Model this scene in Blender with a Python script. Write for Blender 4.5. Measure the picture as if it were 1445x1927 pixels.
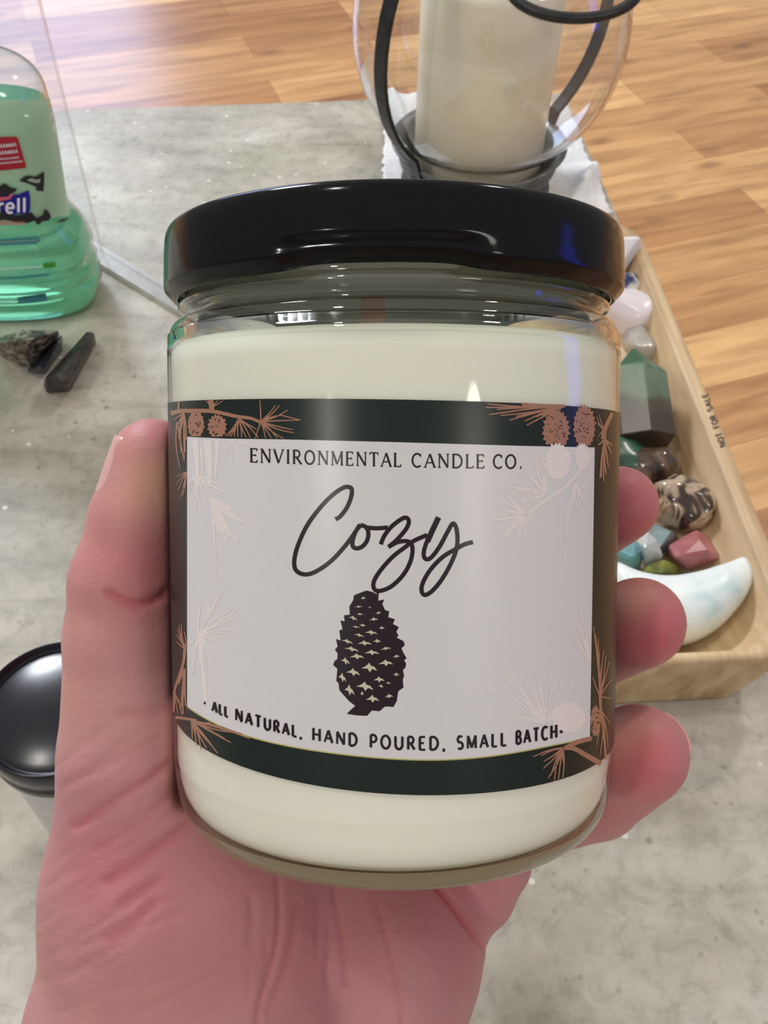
import bpy, bmesh, math, random
import numpy as np
from mathutils import Vector, Matrix, noise
from mathutils.geometry import tessellate_polygon

# ------------------------------------------------------------------ camera, world, lights
SC = bpy.context.scene
for o in list(bpy.data.objects):
    bpy.data.objects.remove(o)
COL = SC.collection
IW, IH, FPX = 1445.0, 1927.0, 1750.0
PITCH, ROLL = math.radians(50.0), math.radians(1.5)
ZT = 0.50                                     # table top height
CAM = Vector((0.0, 0.0, ZT + 0.30))
_F = Vector((0, math.cos(PITCH), -math.sin(PITCH)))
_U0 = Vector((0, math.sin(PITCH), math.cos(PITCH)))
_R0 = Vector((1, 0, 0))
CR = _R0 * math.cos(ROLL) + _U0 * math.sin(ROLL)
CU = -_R0 * math.sin(ROLL) + _U0 * math.cos(ROLL)
CF = _F

cam_data = bpy.data.cameras.new('camera')
cam = bpy.data.objects.new('camera', cam_data)
COL.objects.link(cam)
cam_data.sensor_fit = 'VERTICAL'
cam_data.sensor_height = 36.0
cam_data.sensor_width = 27.0
cam_data.lens = 36.0 * FPX / IH
cam_data.clip_start = 0.005
cam_data.clip_end = 60
cam.matrix_world = Matrix(((CR.x, CU.x, -CF.x, CAM.x), (CR.y, CU.y, -CF.y, CAM.y), (CR.z, CU.z, -CF.z, CAM.z), (0, 0, 0, 1)))
cam_data.dof.use_dof = True
cam_data.dof.focus_distance = 0.135
cam_data.dof.aperture_fstop = 75.0
SC.camera = cam
SC.view_settings.view_transform = 'Standard'
SC.view_settings.look = 'None'
SC.view_settings.gamma = 1.0
SC.view_settings.use_curve_mapping = False
SC.view_settings.exposure = 0.09
SC.cycles.use_denoising = True
SC.cycles.max_bounces = 16
SC.cycles.transmission_bounces = 14
SC.cycles.transparent_max_bounces = 24
SC.cycles.sample_clamp_indirect = 6.0


def lin(r, g, b):
    return tuple((c / 255 / 12.92) if c / 255 <= 0.04045 else ((c / 255 + 0.055) / 1.055) ** 2.4 for c in (r, g, b)) + (1.0,)


world = bpy.data.worlds.new('room_light')
SC.world = world
world.use_nodes = True
wn = world.node_tree.nodes
wl = world.node_tree.links
bg = wn['Background']
tcw = wn.new('ShaderNodeTexCoord')
sepw = wn.new('ShaderNodeSeparateXYZ')
rampw = wn.new('ShaderNodeValToRGB')
mapw = wn.new('ShaderNodeMapRange')
mapw.inputs['From Min'].default_value = -1
mapw.inputs['From Max'].default_value = 1
wl.new(tcw.outputs['Generated'], sepw.inputs[0])
wl.new(sepw.outputs['Z'], mapw.inputs['Value'])
wl.new(mapw.outputs[0], rampw.inputs[0])
wl.new(rampw.outputs[0], bg.inputs['Color'])
cr = rampw.color_ramp
cr.elements[0].position = 0.0
cr.elements[0].color = (0.20, 0.17, 0.14, 1)
cr.elements[1].position = 1.0
cr.elements[1].color = (0.82, 0.80, 0.77, 1)
e = cr.elements.new(0.5)
e.color = (0.36, 0.36, 0.37, 1)
e = cr.elements.new(0.7)
e.color = (0.64, 0.63, 0.61, 1)
bg.inputs['Strength'].default_value = 0.62


def area(name, loc, target, size, energy, color, size_y=None, shape=None):
    d = bpy.data.lights.new(name, 'AREA')
    d.energy = energy
    d.color = color
    d.size = size
    if shape:
        d.shape = shape
    if size_y:
        d.shape = 'RECTANGLE'
        d.size_y = size_y
    o = bpy.data.objects.new(name, d)
    COL.objects.link(o)
    o.location = loc
    o.rotation_euler = (Vector(target) - Vector(loc)).to_track_quat('-Z', 'Y').to_euler()
    return o


area('ceiling_lamp', (-1.38, -1.52, 2.4), (0, 0.15, 0.6), 0.15, 10.0, (1.0, 0.96, 0.90), shape='DISK')
area('ceiling_lamp', (1.86, -1.62, 2.4), (0, 0.15, 0.6), 0.62, 9.5, (1.0, 0.94, 0.86), shape='DISK')
area('ceiling_lamp', (-0.74, 0.22, 2.4), (-0.3, 0.5, 0.5), 0.12, 4.0, (1.0, 0.95, 0.88), shape='DISK')
area('ceiling_lamp', (-1.45, 2.35, 2.4), (-0.3, 0.9, 0.3), 0.66, 56.0, (0.86, 0.92, 1.0), shape='DISK')
area('ceiling_lamp', (1.2, 1.9, 2.4), (0.8, 1.3, 0.0), 0.24, 16.0, (1.0, 0.91, 0.78), shape='DISK')
area('window_light', (-2.15, 5.0, 1.62), (-0.6, 1.2, 0.0), 1.7, 46.0, (0.48, 0.62, 1.0), size_y=1.6)
area('screen_light', (1.62, 0.34, 0.84), (0.05, 0.12, 0.68), 0.20, 0.95, (0.03, 0.06, 1.0), size_y=0.55)


# ------------------------------------------------------------------ helpers
def ray(px, py):
    return CF * FPX + CR * (px - IW / 2) - CU * (py - IH / 2)


def P(px, py, z=ZT):
    """world point where the sight line of a photo point meets a level plane"""
    d = ray(px, py)
    return CAM + d * ((z - CAM.z) / d.z)


def Dp(px, py, depth):
    """world point at a given depth (m) along the view axis"""
    return CAM + ray(px, py) * (depth / FPX)


def proj(p):
    v = Vector(p) - CAM
    z = v.dot(CF)
    return IW / 2 + FPX * v.dot(CR) / z, IH / 2 - FPX * v.dot(CU) / z


def mat_new(name):
    m = bpy.data.materials.new(name)
    m.use_nodes = True
    return m, m.node_tree.nodes, m.node_tree.links, m.node_tree.nodes['Principled BSDF']


def pbr(name, col, rough=0.5, metal=0.0, spec=0.5, coat=0.0, trans=0.0, ior=1.45, sss=0.0, sssr=(1, .5, .3), sscale=0.005):
    m, n, l, b = mat_new(name)
    b.inputs['Base Color'].default_value = col
    b.inputs['Roughness'].default_value = rough
    b.inputs['Metallic'].default_value = metal
    b.inputs['Specular IOR Level'].default_value = spec
    b.inputs['Coat Weight'].default_value = coat
    b.inputs['Coat Roughness'].default_value = 0.08
    b.inputs['Transmission Weight'].default_value = trans
    b.inputs['IOR'].default_value = ior
    if sss:
        b.inputs['Subsurface Weight'].default_value = sss
        b.inputs['Subsurface Radius'].default_value = sssr
        b.inputs['Subsurface Scale'].default_value = sscale
    return m


def noisy(name, cols, scale=40.0, rough=0.5, detail=4.0, distort=0.0, bump=0.0, bump_scale=None, stretch=(1, 1, 1), spec=0.5,
          coat=0.0, trans=0.0, metal=0.0, lo=0.35, hi=0.65, seed=0.0, sss=0.0, coord='Object'):
    """colour ramp over noise; cols = list of linear colours"""
    m, n, l, b = mat_new(name)
    tc = n.new('ShaderNodeTexCoord')
    mp = n.new('ShaderNodeMapping')
    mp.inputs['Scale'].default_value = stretch
    mp.inputs['Location'].default_value = (seed, seed * 1.7, seed * 0.6)
    l.new(tc.outputs[coord], mp.inputs[0])
    nz = n.new('ShaderNodeTexNoise')
    nz.inputs['Scale'].default_value = scale
    nz.inputs['Detail'].default_value = detail
    nz.inputs['Distortion'].default_value = distort
    l.new(mp.outputs[0], nz.inputs['Vector'])
    rp = n.new('ShaderNodeValToRGB')
    el = rp.color_ramp.elements
    el[0].position = lo
    el[0].color = cols[0]
    el[1].position = hi
    el[1].color = cols[-1]
    for i, c in enumerate(cols[1:-1]):
        x = el.new(lo + (hi - lo) * (i + 1) / (len(cols) - 1))
        x.color = c
    l.new(nz.outputs['Fac'], rp.inputs[0])
    l.new(rp.outputs[0], b.inputs['Base Color'])
    b.inputs['Roughness'].default_value = rough
    b.inputs['Specular IOR Level'].default_value = spec
    b.inputs['Coat Weight'].default_value = coat
    b.inputs['Coat Roughness'].default_value = 0.1
    b.inputs['Transmission Weight'].default_value = trans
    b.inputs['Metallic'].default_value = metal
    if sss:
        b.inputs['Subsurface Weight'].default_value = sss
        b.inputs['Subsurface Radius'].default_value = (1, .9, .7)
        b.inputs['Subsurface Scale'].default_value = 0.004
    if bump:
        bp = n.new('ShaderNodeBump')
        bp.inputs['Strength'].default_value = bump
        bp.inputs['Distance'].default_value = 0.002
        if bump_scale:
            n2 = n.new('ShaderNodeTexNoise')
            n2.inputs['Scale'].default_value = bump_scale
            n2.inputs['Detail'].default_value = 4
            l.new(mp.outputs[0], n2.inputs['Vector'])
            l.new(n2.outputs['Fac'], bp.inputs['Height'])
        else:
            l.new(nz.outputs['Fac'], bp.inputs['Height'])
        l.new(bp.outputs[0], b.inputs['Normal'])
    return m


def thin_glass(name, tint=(1, 1, 1, 1), rough=0.02, ior=1.5, boost=1.0):
    """a thin clear sheet: what it does not mirror it lets through straight"""
    m, n, l, b = mat_new(name)
    n.remove(b)
    out = n['Material Output']
    tr = n.new('ShaderNodeBsdfTransparent')
    tr.inputs[0].default_value = tint
    gl = n.new('ShaderNodeBsdfGlossy')
    gl.inputs['Roughness'].default_value = rough
    geo = n.new('ShaderNodeNewGeometry')
    dot = n.new('ShaderNodeVectorMath')
    dot.operation = 'DOT_PRODUCT'
    l.new(geo.outputs['Normal'], dot.inputs[0])
    l.new(geo.outputs['Incoming'], dot.inputs[1])

    def mth(op, a, b=None):
        q = n.new('ShaderNodeMath')
        q.operation = op
        for i_, v_ in enumerate((a, b)):
            if v_ is None:
                continue
            if isinstance(v_, (int, float)):
                q.inputs[i_].default_value = v_
            else:
                l.new(v_, q.inputs[i_])
        return q.outputs[0]
    f0 = ((ior - 1) / (ior + 1)) ** 2
    sch = mth('POWER', mth('SUBTRACT', 1.0, mth('ABSOLUTE', dot.outputs['Value'])), 5.0)
    fac = mth('MINIMUM', mth('MULTIPLY', mth('ADD', mth('MULTIPLY', sch, 1 - f0), f0), boost), 1.0)
    mx = n.new('ShaderNodeMixShader')
    l.new(fac, mx.inputs[0])
    l.new(tr.outputs[0], mx.inputs[1])
    l.new(gl.outputs[0], mx.inputs[2])
    l.new(mx.outputs[0], out.inputs['Surface'])
    return m


def mk(name, verts, faces, mats, parent=None, smooth=True, loc=None, fmat=None):
    """one mesh object; world coordinates in, origin at loc"""
    me = bpy.data.meshes.new(name)
    base = Vector(loc) if loc is not None else Vector((0, 0, 0))
    me.from_pydata([tuple(Vector(v) - base) for v in verts], [], [tuple(f) for f in faces])
    if not isinstance(mats, (list, tuple)):
        mats = [mats]
    for m in mats:
        me.materials.append(m)
    if fmat is not None:
        me.polygons.foreach_set('material_index', fmat)
    if smooth:
        me.polygons.foreach_set('use_smooth', [True] * len(me.polygons))
    me.update()
    o = bpy.data.objects.new(name, me)
    COL.objects.link(o)
    if parent is not None:
        o.parent = parent
    o.location = base if parent is None else base
    return o


def fixn(o):
    bm = bmesh.new()
    bm.from_mesh(o.data)
    bmesh.ops.recalc_face_normals(bm, faces=bm.faces)
    bm.to_mesh(o.data)
    bm.free()
    return o


def tag(o, label, cat, group=None, kind=None):
    o['label'] = label
    if cat:
        o['category'] = cat
    if group:
        o['group'] = group
    if kind:
        o['kind'] = kind
    return o


def thing(name, loc, label, cat, rot=None, group=None):
    o = bpy.data.objects.new(name, None)
    o.empty_display_size = 0.02
    COL.objects.link(o)
    o.location = loc
    if rot is not None:
        o.rotation_euler = rot
    return tag(o, label, cat, group)


def lathe(profile, n=96, rmod=None):
    """surface of revolution about z; profile of (r, z); ends at r=0 are poles"""
    V, Fc, rings = [], [], []
    for (r, z) in profile:
        if r < 1e-7:
            rings.append([len(V)])
            V.append((0, 0, z))
        else:
            ring = []
            for i in range(n):
                a = 2 * math.pi * i / n
                rr = rmod(a, r, z) if rmod else r
                if isinstance(rr, tuple):
                    rr, zz = rr
                else:
                    zz = z
                ring.append(len(V))
                V.append((rr * math.sin(a), -rr * math.cos(a), zz))
            rings.append(ring)
    for A, B in zip(rings[:-1], rings[1:]):
        if len(A) == 1 and len(B) == 1:
            continue
        for i in range(n):
            j = (i + 1) % n
            if len(A) == 1:
                Fc.append((A[0], B[j], B[i]))
            elif len(B) == 1:
                Fc.append((A[i], A[j], B[0]))
            else:
                Fc.append((A[i], A[j], B[j], B[i]))
    return V, Fc


def smooth_profile(pts, k=4):
    """Catmull-Rom through profile points"""
    out = []
    for i in range(len(pts) - 1):
        p0 = np.array(pts[max(i - 1, 0)]); p1 = np.array(pts[i]); p2 = np.array(pts[i + 1]); p3 = np.array(pts[min(i + 2, len(pts) - 1)])
        for s in range(k):
            t = s / k
            out.append(tuple(0.5 * ((2 * p1) + (-p0 + p2) * t + (2 * p0 - 5 * p1 + 4 * p2 - p3) * t * t + (-p0 + 3 * p1 - 3 * p2 + p3) * t ** 3)))
    out.append(tuple(pts[-1]))
    return out


def smooth_line(pts, k=6):
    return smooth_profile(pts, k)


def tube(path, rad, n=12, flat=None):
    """tube along world points; rad number or list; flat = (width dir scale) not used for round"""
    path = [Vector(p) for p in path]
    V, Fc = [], []
    up = Vector((0, 0, 1))
    prev = None
    for i, p in enumerate(path):
        t = (path[min(i + 1, len(path) - 1)] - path[max(i - 1, 0)]).normalized()
        if prev is None:
            a = t.orthogonal().normalized()
        else:
            a = (prev - t * prev.dot(t)).normalized()
        prev = a
        b = t.cross(a)
        r = rad[i] if isinstance(rad, (list, tuple)) else rad
        for j in range(n):
            c = 2 * math.pi * j / n
            V.append(p + (a * math.cos(c) + b * math.sin(c)) * r)
    m = len(path)
    for i in range(m - 1):
        for j in range(n):
            k = (j + 1) % n
            Fc.append((i * n + j, i * n + k, (i + 1) * n + k, (i + 1) * n + j))
    Fc.append(tuple(range(n))[::-1])
    Fc.append(tuple((m - 1) * n + j for j in range(n)))
    return V, Fc


def bevel(o, w, seg=3, angle=0.6):
    md = o.modifiers.new('bevel', 'BEVEL')
    md.width = w
    md.segments = seg
    md.limit_method = 'ANGLE'
    md.angle_limit = angle
    return o


def hull(points, name, mats, parent=None, smooth=False, loc=None, bev=0.0, seg=2):
    bm = bmesh.new()
    base = Vector(loc) if loc is not None else Vector((0, 0, 0))
    for p in points:
        bm.verts.new(Vector(p) - base)
    bmesh.ops.convex_hull(bm, input=bm.verts)
    loose = [v for v in bm.verts if not v.link_faces]
    bmesh.ops.delete(bm, geom=loose, context='VERTS')
    bmesh.ops.dissolve_limit(bm, angle_limit=0.08, verts=bm.verts, edges=bm.edges)
    bmesh.ops.recalc_face_normals(bm, faces=bm.faces)
    me = bpy.data.meshes.new(name)
    bm.to_mesh(me)
    bm.free()
    for m in (mats if isinstance(mats, (list, tuple)) else [mats]):
        me.materials.append(m)
    o = bpy.data.objects.new(name, me)
    COL.objects.link(o)
    if parent:
        o.parent = parent
    o.location = base
    if bev:
        bevel(o, bev, seg)
    if smooth:
        me.polygons.foreach_set('use_smooth', [True] * len(me.polygons))
    return o


# ------------------------------------------------------------------ setting: floor and table
def plank_material():
    m, n, l, b = mat_new('oak_planks')
    geo = n.new('ShaderNodeNewGeometry')
    mp = n.new('ShaderNodeMapping')
    mp.vector_type = 'POINT'
    mp.inputs['Rotation'].default_value = (0, 0, math.radians(-21))
    l.new(geo.outputs['Position'], mp.inputs[0])
    br = n.new('ShaderNodeTexBrick')
    br.offset = 0.37
    br.offset_frequency = 2
    br.inputs['Scale'].default_value = 1.0
    br.inputs['Mortar Size'].default_value = 0.0006
    br.inputs['Mortar Smooth'].default_value = 0.3
    br.inputs['Brick Width'].default_value = 0.62
    br.inputs['Row Height'].default_value = 0.098
    br.inputs['Bias'].default_value = 0.0
    br.inputs['Color1'].default_value = (0, 0, 0, 1)
    br.inputs['Color2'].default_value = (1, 1, 1, 1)
    br.inputs['Mortar'].default_value = (0.1, 0.1, 0.1, 1)
    l.new(mp.outputs[0], br.inputs['Vector'])
    tone = n.new('ShaderNodeValToRGB')
    el = tone.color_ramp.elements
    el[0].position = 0.0
    el[0].color = lin(164, 114, 72)
    el[1].position = 1.0
    el[1].color = lin(226, 182, 126)
    x = el.new(0.35); x.color = lin(190, 142, 94)
    x = el.new(0.7); x.color = lin(202, 156, 104)
    l.new(br.outputs['Color'], tone.inputs[0])
    # grain stretched along the board
    mp2 = n.new('ShaderNodeMapping')
    mp2.inputs['Scale'].default_value = (5, 42, 1)
    l.new(mp.outputs[0], mp2.inputs[0])
    gr = n.new('ShaderNodeTexNoise')
    gr.inputs['Scale'].default_value = 1.0
    gr.inputs['Detail'].default_value = 6
    gr.inputs['Distortion'].default_value = 0.6
    l.new(mp2.outputs[0], gr.inputs['Vector'])
    grr = n.new('ShaderNodeValToRGB')
    grr.color_ramp.elements[0].position = 0.30
    grr.color_ramp.elements[0].color = (0.62, 0.55, 0.50, 1)
    grr.color_ramp.elements[1].position = 0.62
    grr.color_ramp.elements[1].color = (1.12, 1.1, 1.08, 1)
    l.new(gr.outputs['Fac'], grr.inputs[0])
    mu = n.new('ShaderNodeMixRGB')
    mu.blend_type = 'MULTIPLY'
    mu.inputs[0].default_value = 0.85
    l.new(tone.outputs[0], mu.inputs[1])
    l.new(grr.outputs[0], mu.inputs[2])
    # knots
    mp3 = n.new('ShaderNodeMapping')
    mp3.inputs['Scale'].default_value = (5.0, 11.0, 1)
    l.new(mp.outputs[0], mp3.inputs[0])
    vo = n.new('ShaderNodeTexVoronoi')
    vo.inputs['Scale'].default_value = 1.0
    l.new(mp3.outputs[0], vo.inputs['Vector'])
    kr = n.new('ShaderNodeValToRGB')
    kr.color_ramp.elements[0].position = 0.04
    kr.color_ramp.elements[0].color = (1, 1, 1, 1)
    kr.color_ramp.elements[1].position = 0.17
    kr.color_ramp.elements[1].color = (0, 0, 0, 1)
    l.new(vo.outputs['Distance'], kr.inputs[0])
    km = n.new('ShaderNodeMixRGB')
    km.blend_type = 'MIX'
    km.inputs[2].default_value = lin(96, 62, 42)
    kf = n.new('ShaderNodeMath'); kf.operation = 'MULTIPLY'; kf.inputs[1].default_value = 0.55
    l.new(kr.outputs[0], kf.inputs[0])
    l.new(kf.outputs[0], km.inputs[0])
    l.new(mu.outputs[0], km.inputs[1])
    mm = n.new('ShaderNodeMixRGB')
    mm.inputs[2].default_value = lin(120, 78, 46)
    mf = n.new('ShaderNodeMath'); mf.operation = 'MULTIPLY'; mf.inputs[1].default_value = 0.5
    l.new(br.outputs['Fac'], mf.inputs[0])
    l.new(mf.outputs[0], mm.inputs[0])
    l.new(km.outputs[0], mm.inputs[1])
    l.new(mm.outputs[0], b.inputs['Base Color'])
    b.inputs['Roughness'].default_value = 0.26
    b.inputs['Specular IOR Level'].default_value = 0.5
    return m


def slab_material():
    m, n, l, b = mat_new('greige_stone')
    geo = n.new('ShaderNodeNewGeometry')
    mp = n.new('ShaderNodeMapping')
    l.new(geo.outputs['Position'], mp.inputs[0])

    def nz(scale, detail=5, dist=0.0, stretch=None, rough=0.55):
        t = n.new('ShaderNodeTexNoise')
        t.inputs['Scale'].default_value = scale
        t.inputs['Detail'].default_value = detail
        t.inputs['Distortion'].default_value = dist
        t.inputs['Roughness'].default_value = rough
        if stretch:
            q = n.new('ShaderNodeMapping')
            q.inputs['Scale'].default_value = stretch
            l.new(mp.outputs[0], q.inputs[0])
            l.new(q.outputs[0], t.inputs['Vector'])
        else:
            l.new(mp.outputs[0], t.inputs['Vector'])
        return t

    def ramp(src, stops):
        r = n.new('ShaderNodeValToRGB')
        el = r.color_ramp.elements
        el[0].position, el[0].color = stops[0]
        el[1].position, el[1].color = stops[-1]
        for p, c in stops[1:-1]:
            x = el.new(p); x.color = c
        l.new(src, r.inputs[0])
        return r

    def mix(a, bb, fac, mode='MIX'):
        x = n.new('ShaderNodeMixRGB')
        x.blend_type = mode
        if isinstance(fac, float):
            x.inputs[0].default_value = fac
        else:
            l.new(fac, x.inputs[0])
        for i, s in ((1, a), (2, bb)):
            if isinstance(s, tuple):
                x.inputs[i].default_value = s
            else:
                l.new(s, x.inputs[i])
        return x.outputs[0]
    big = ramp(nz(13, 10, 0.5).outputs['Fac'], [(0.32, lin(156, 149, 134)), (0.5, lin(181, 174, 161)), (0.68, lin(204, 199, 188))])
    streak = ramp(nz(1, 6, 0.5, (14, 62, 14)).outputs['Fac'], [(0.33, (0.66, 0.65, 0.62, 1)), (0.52, (1, 1, 1, 1)), (0.70, (1.12, 1.12, 1.12, 1))])
    c = mix(big.outputs[0], streak.outputs[0], 0.6, 'MULTIPLY')
    green = ramp(nz(16, 3, 0.3).outputs['Fac'], [(0.52, (0, 0, 0, 1)), (0.66, (0.5, 0.5, 0.5, 1))])
    c = mix(c, lin(186, 183, 160), green.outputs[0])
    fine = ramp(nz(110, 6, 0.5, None, 0.75).outputs['Fac'], [(0.32, (0.72, 0.72, 0.70, 1)), (0.5, (1, 1, 1, 1)), (0.66, (1.10, 1.10, 1.10, 1))])
    c = mix(c, fine.outputs[0], 0.9, 'MULTIPLY')
    for sc, rad, colr, keep, amount in ((95, 0.09, lin(128, 120, 106), 0.72, 0.6), (190, 0.12, lin(140, 133, 118), 0.6, 0.45), (120, 0.09, lin(240, 240, 236), 0.80, 0.7)):
        v = n.new('ShaderNodeTexVoronoi')
        v.inputs['Scale'].default_value = sc
        q = n.new('ShaderNodeMapping')
        q.inputs['Location'].default_value = (sc * 0.01, sc * 0.017, 0)
        q.inputs['Scale'].default_value = (1, 1, 0)
        l.new(mp.outputs[0], q.inputs[0])
        l.new(q.outputs[0], v.inputs['Vector'])
        r1 = ramp(v.outputs['Distance'], [(rad, (1, 1, 1, 1)), (rad * 1.7, (0, 0, 0, 1))])
        sp = n.new('ShaderNodeSeparateColor')
        l.new(v.outputs['Color'], sp.inputs[0])
        gt = n.new('ShaderNodeMath'); gt.operation = 'GREATER_THAN'; gt.inputs[1].default_value = keep
        l.new(sp.outputs[0], gt.inputs[0])
        ml = n.new('ShaderNodeMath'); ml.operation = 'MULTIPLY'
        l.new(r1.outputs[0], ml.inputs[0]); l.new(gt.outputs[0], ml.inputs[1])
        m2 = n.new('ShaderNodeMath'); m2.operation = 'MULTIPLY'; m2.inputs[1].default_value = amount
        l.new(ml.outputs[0], m2.inputs[0])
        c = mix(c, colr, m2.outputs[0])
    l.new(c, b.inputs['Base Color'])
    b.inputs['Roughness'].default_value = 0.42
    b.inputs['Specular IOR Level'].default_value = 0.4
    return m


M_plank = plank_material()
M_slab = slab_material()
S = 4.0
fl = mk('floor', [(-S, -S, 0), (S, -S, 0), (S, S, 0), (-S, S, 0), (-S, -S, -.05), (S, -S, -.05), (S, S, -.05), (-S, S, -.05)],
        [(0, 1, 2, 3), (7, 6, 5, 4), (0, 4, 5, 1), (1, 5, 6, 2), (2, 6, 7, 3), (3, 7, 4, 0)], M_plank, smooth=False)
tag(fl, 'golden oak plank floor beyond the stone table', None, kind='structure')

bl, brp = P(130, 205), P(690, 186)
re0, re1 = P(1107, 277), P(1171, 424)


def line_meet(a, b, c, d):
    a, b, c, d = (np.array(v[:2]) for v in (a, b, c, d))
    r, s = b - a, d - c
    t = ((c - a)[0] * s[1] - (c - a)[1] * s[0]) / (r[0] * s[1] - r[1] * s[0])
    return a + r * t


corner = line_meet(bl, brp, re0, re1)
bd = (bl - brp).normalized()
rd = (re1 - re0).normalized()
c0 = Vector((corner[0], corner[1], ZT))
c1 = c0 + bd * 1.0
c3 = c0 + rd * 0.95
c2 = c1 + rd * 0.95
table = thing('stone_table', (c0 + c2) / 2 - Vector((0, 0, ZT)), 'low table with a mottled greige stone top under everything, oak floor around it', 'table')
tl = table.location.copy()


def slab(name, corners, z0, z1, m, parent, loc):
    V = [Vector((p.x, p.y, z1)) for p in corners] + [Vector((p.x, p.y, z0)) for p in corners]
    o = mk(name, [v - loc for v in V], [(0, 1, 2, 3), (7, 6, 5, 4), (0, 4, 5, 1), (1, 5, 6, 2), (2, 6, 7, 3), (3, 7, 4, 0)], m, parent, smooth=False)
    fixn(o)
    return o


top = slab('tabletop', [c0, c1, c2, c3], ZT - 0.03, ZT, M_slab, table, tl)
bevel(top, 0.002, 2)
M_legwood = noisy('dark_leg_wood', [lin(70, 52, 38), lin(98, 74, 54)], 20, stretch=(1, 1, .1))
for cc in (c0, c1, c2, c3):
    ctr = (c0 + c2) / 2
    q = cc + (ctr - cc).normalized() * 0.10
    V = [(q.x + sx * .03 - tl.x, q.y + sy * .03 - tl.y, z) for z in (0, ZT - 0.03) for sx, sy in ((-1, -1), (1, -1), (1, 1), (-1, 1))]
    bevel(fixn(mk('leg', V, [(3, 2, 1, 0), (4, 5, 6, 7), (0, 1, 5, 4), (1, 2, 6, 5), (2, 3, 7, 6), (3, 0, 4, 7)], M_legwood, table, smooth=False)), 0.004)

# ------------------------------------------------------------------ the candle jar in the hand
RJ = 0.038
TILT, DJ = 0.0701, 4.267 * RJ
AX = (CU * math.cos(TILT) - CF * math.sin(TILT)).normalized()     # jar axis, up
AF = (CU * math.sin(TILT) + CF * math.cos(TILT)).normalized()     # away from the camera
AO = CAM + CF * DJ + CR * (0.0427 * RJ)                            # axis point level with the middle of the photo
JROT = Matrix((CR, AF, AX)).transposed()                          # columns
HB = -1.352                                                        # jar base
jar = thing('candle_jar', AO + AX * (HB * RJ), 'glass jar candle with shiny black lid and pine cone label held in the hand', 'candle', JROT.to_euler())


def J(h):
    return (h - HB) * RJ


def to_cyl(px, py, k=1.0):
    """photo point -> (angle, height) on the jar wall of radius k*RJ, and the local point"""
    o = JROT.transposed() @ (CAM - AO)
    d = JROT.transposed() @ ray(px, py).normalized()
    R = RJ * k
    a = d.x ** 2 + d.y ** 2
    b = 2 * (o.x * d.x + o.y * d.y)
    c = o.x ** 2 + o.y ** 2 - R * R
    disc = b * b - 4 * a * c
    if disc < 0:
        t = -b / (2 * a)
    else:
        t = (-b - math.sqrt(disc)) / (2 * a)
    q = o + d * t
    th = math.atan2(q.x, -q.y)
    return th, q.z / RJ


def cyl(th, h, k=1.0):
    return Vector((RJ * k * math.sin(th), -RJ * k * math.cos(th), J(h)))


def on_jar(k):
    def f(px, py):
        th, h = to_cyl(px, py, k)
        return cyl(th, h, k)
    return f


M_glass = pbr('jar_glass', (0.985, 1.0, 0.99, 1), 0.0, trans=1.0, ior=1.45)
M_glass = thin_glass('jar_neck_glass', (0.96, 0.98, 0.95, 1), 0.04, 1.5, 2.2)
M_wall = thin_glass('jar_wall_glass', (0.99, 1.0, 0.99, 1), 0.03, 1.45, 1.0)
M_base = thin_glass('jar_base_glass', (0.74, 0.72, 0.58, 1), 0.03, 1.45, 1.2)
_n, _l = M_base.node_tree.nodes, M_base.node_tree.links
_mx = _n.new('ShaderNodeMixShader')
_mx.inputs[0].default_value = 0.5
_df = _n.new('ShaderNodeBsdfPrincipled')
_df.inputs['Base Color'].default_value = lin(168, 160, 128)
_df.inputs['Roughness'].default_value = 0.15
_src = _n['Material Output'].inputs['Surface'].links[0].from_socket
_l.new(_src, _mx.inputs[1])
_l.new(_df.outputs[0], _mx.inputs[2])
_l.new(_mx.outputs[0], _n['Material Output'].inputs['Surface'])
M_liner = pbr('lid_liner', lin(206, 204, 194), 0.5)
M_inner = thin_glass('jar_inner_face', (1, 1, 1, 1), 0.03, 1.08, 1.0)
M_lid = pbr('black_gloss_lid', (0.004, 0.004, 0.006, 1), 0.12, spec=0.24)
M_wax = pbr('cream_wax', lin(250, 245, 230), 0.5, spec=0.2, sss=0.15, sssr=(1, .9, .7), sscale=0.004)
M_wick = noisy('wooden_wick', [lin(140, 92, 60), lin(180, 124, 84)], 60, stretch=(1, 1, .1))

W = 0.055   # glass wall
outer = [(0.0, -1.315), (0.55, -1.318), (0.78, -1.325), (0.86, -1.352), (0.91, -1.346), (0.955, -1.30), (0.985, -1.215), (0.998, -1.08), (1.0, -0.96), (1.0, 0.0), (1.0, 0.70),
         (0.995, 0.765), (0.975, 0.815), (0.945, 0.835), (0.918, 0.848), (0.916, 0.862), (0.944, 0.880), (0.952, 0.895), (0.944, 0.91), (0.922, 0.925), (0.920, 0.945),
         (0.932, 0.985), (0.935, 1.0), (0.925, 1.02), (0.925, 1.10), (0.92, 1.15)]
inner = [(0.87, 1.15), (0.865, 1.05), (0.868, 0.90), (0.88, 0.83), (0.945, 0.79), (0.984, 0.735), (0.987, 0.64), (0.986, 0.0), (0.986, -0.96), (0.984, -1.08), (0.968, -1.19), (0.93, -1.265), (0.87, -1.295), (0.78, -1.302), (0.0, -1.285)]
prof = smooth_profile(outer, 3) + smooth_profile(inner, 3)
V, Fc = lathe([(max(0.0, r) * RJ, J(h)) for r, h in prof], 160)
fmi = []
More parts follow.
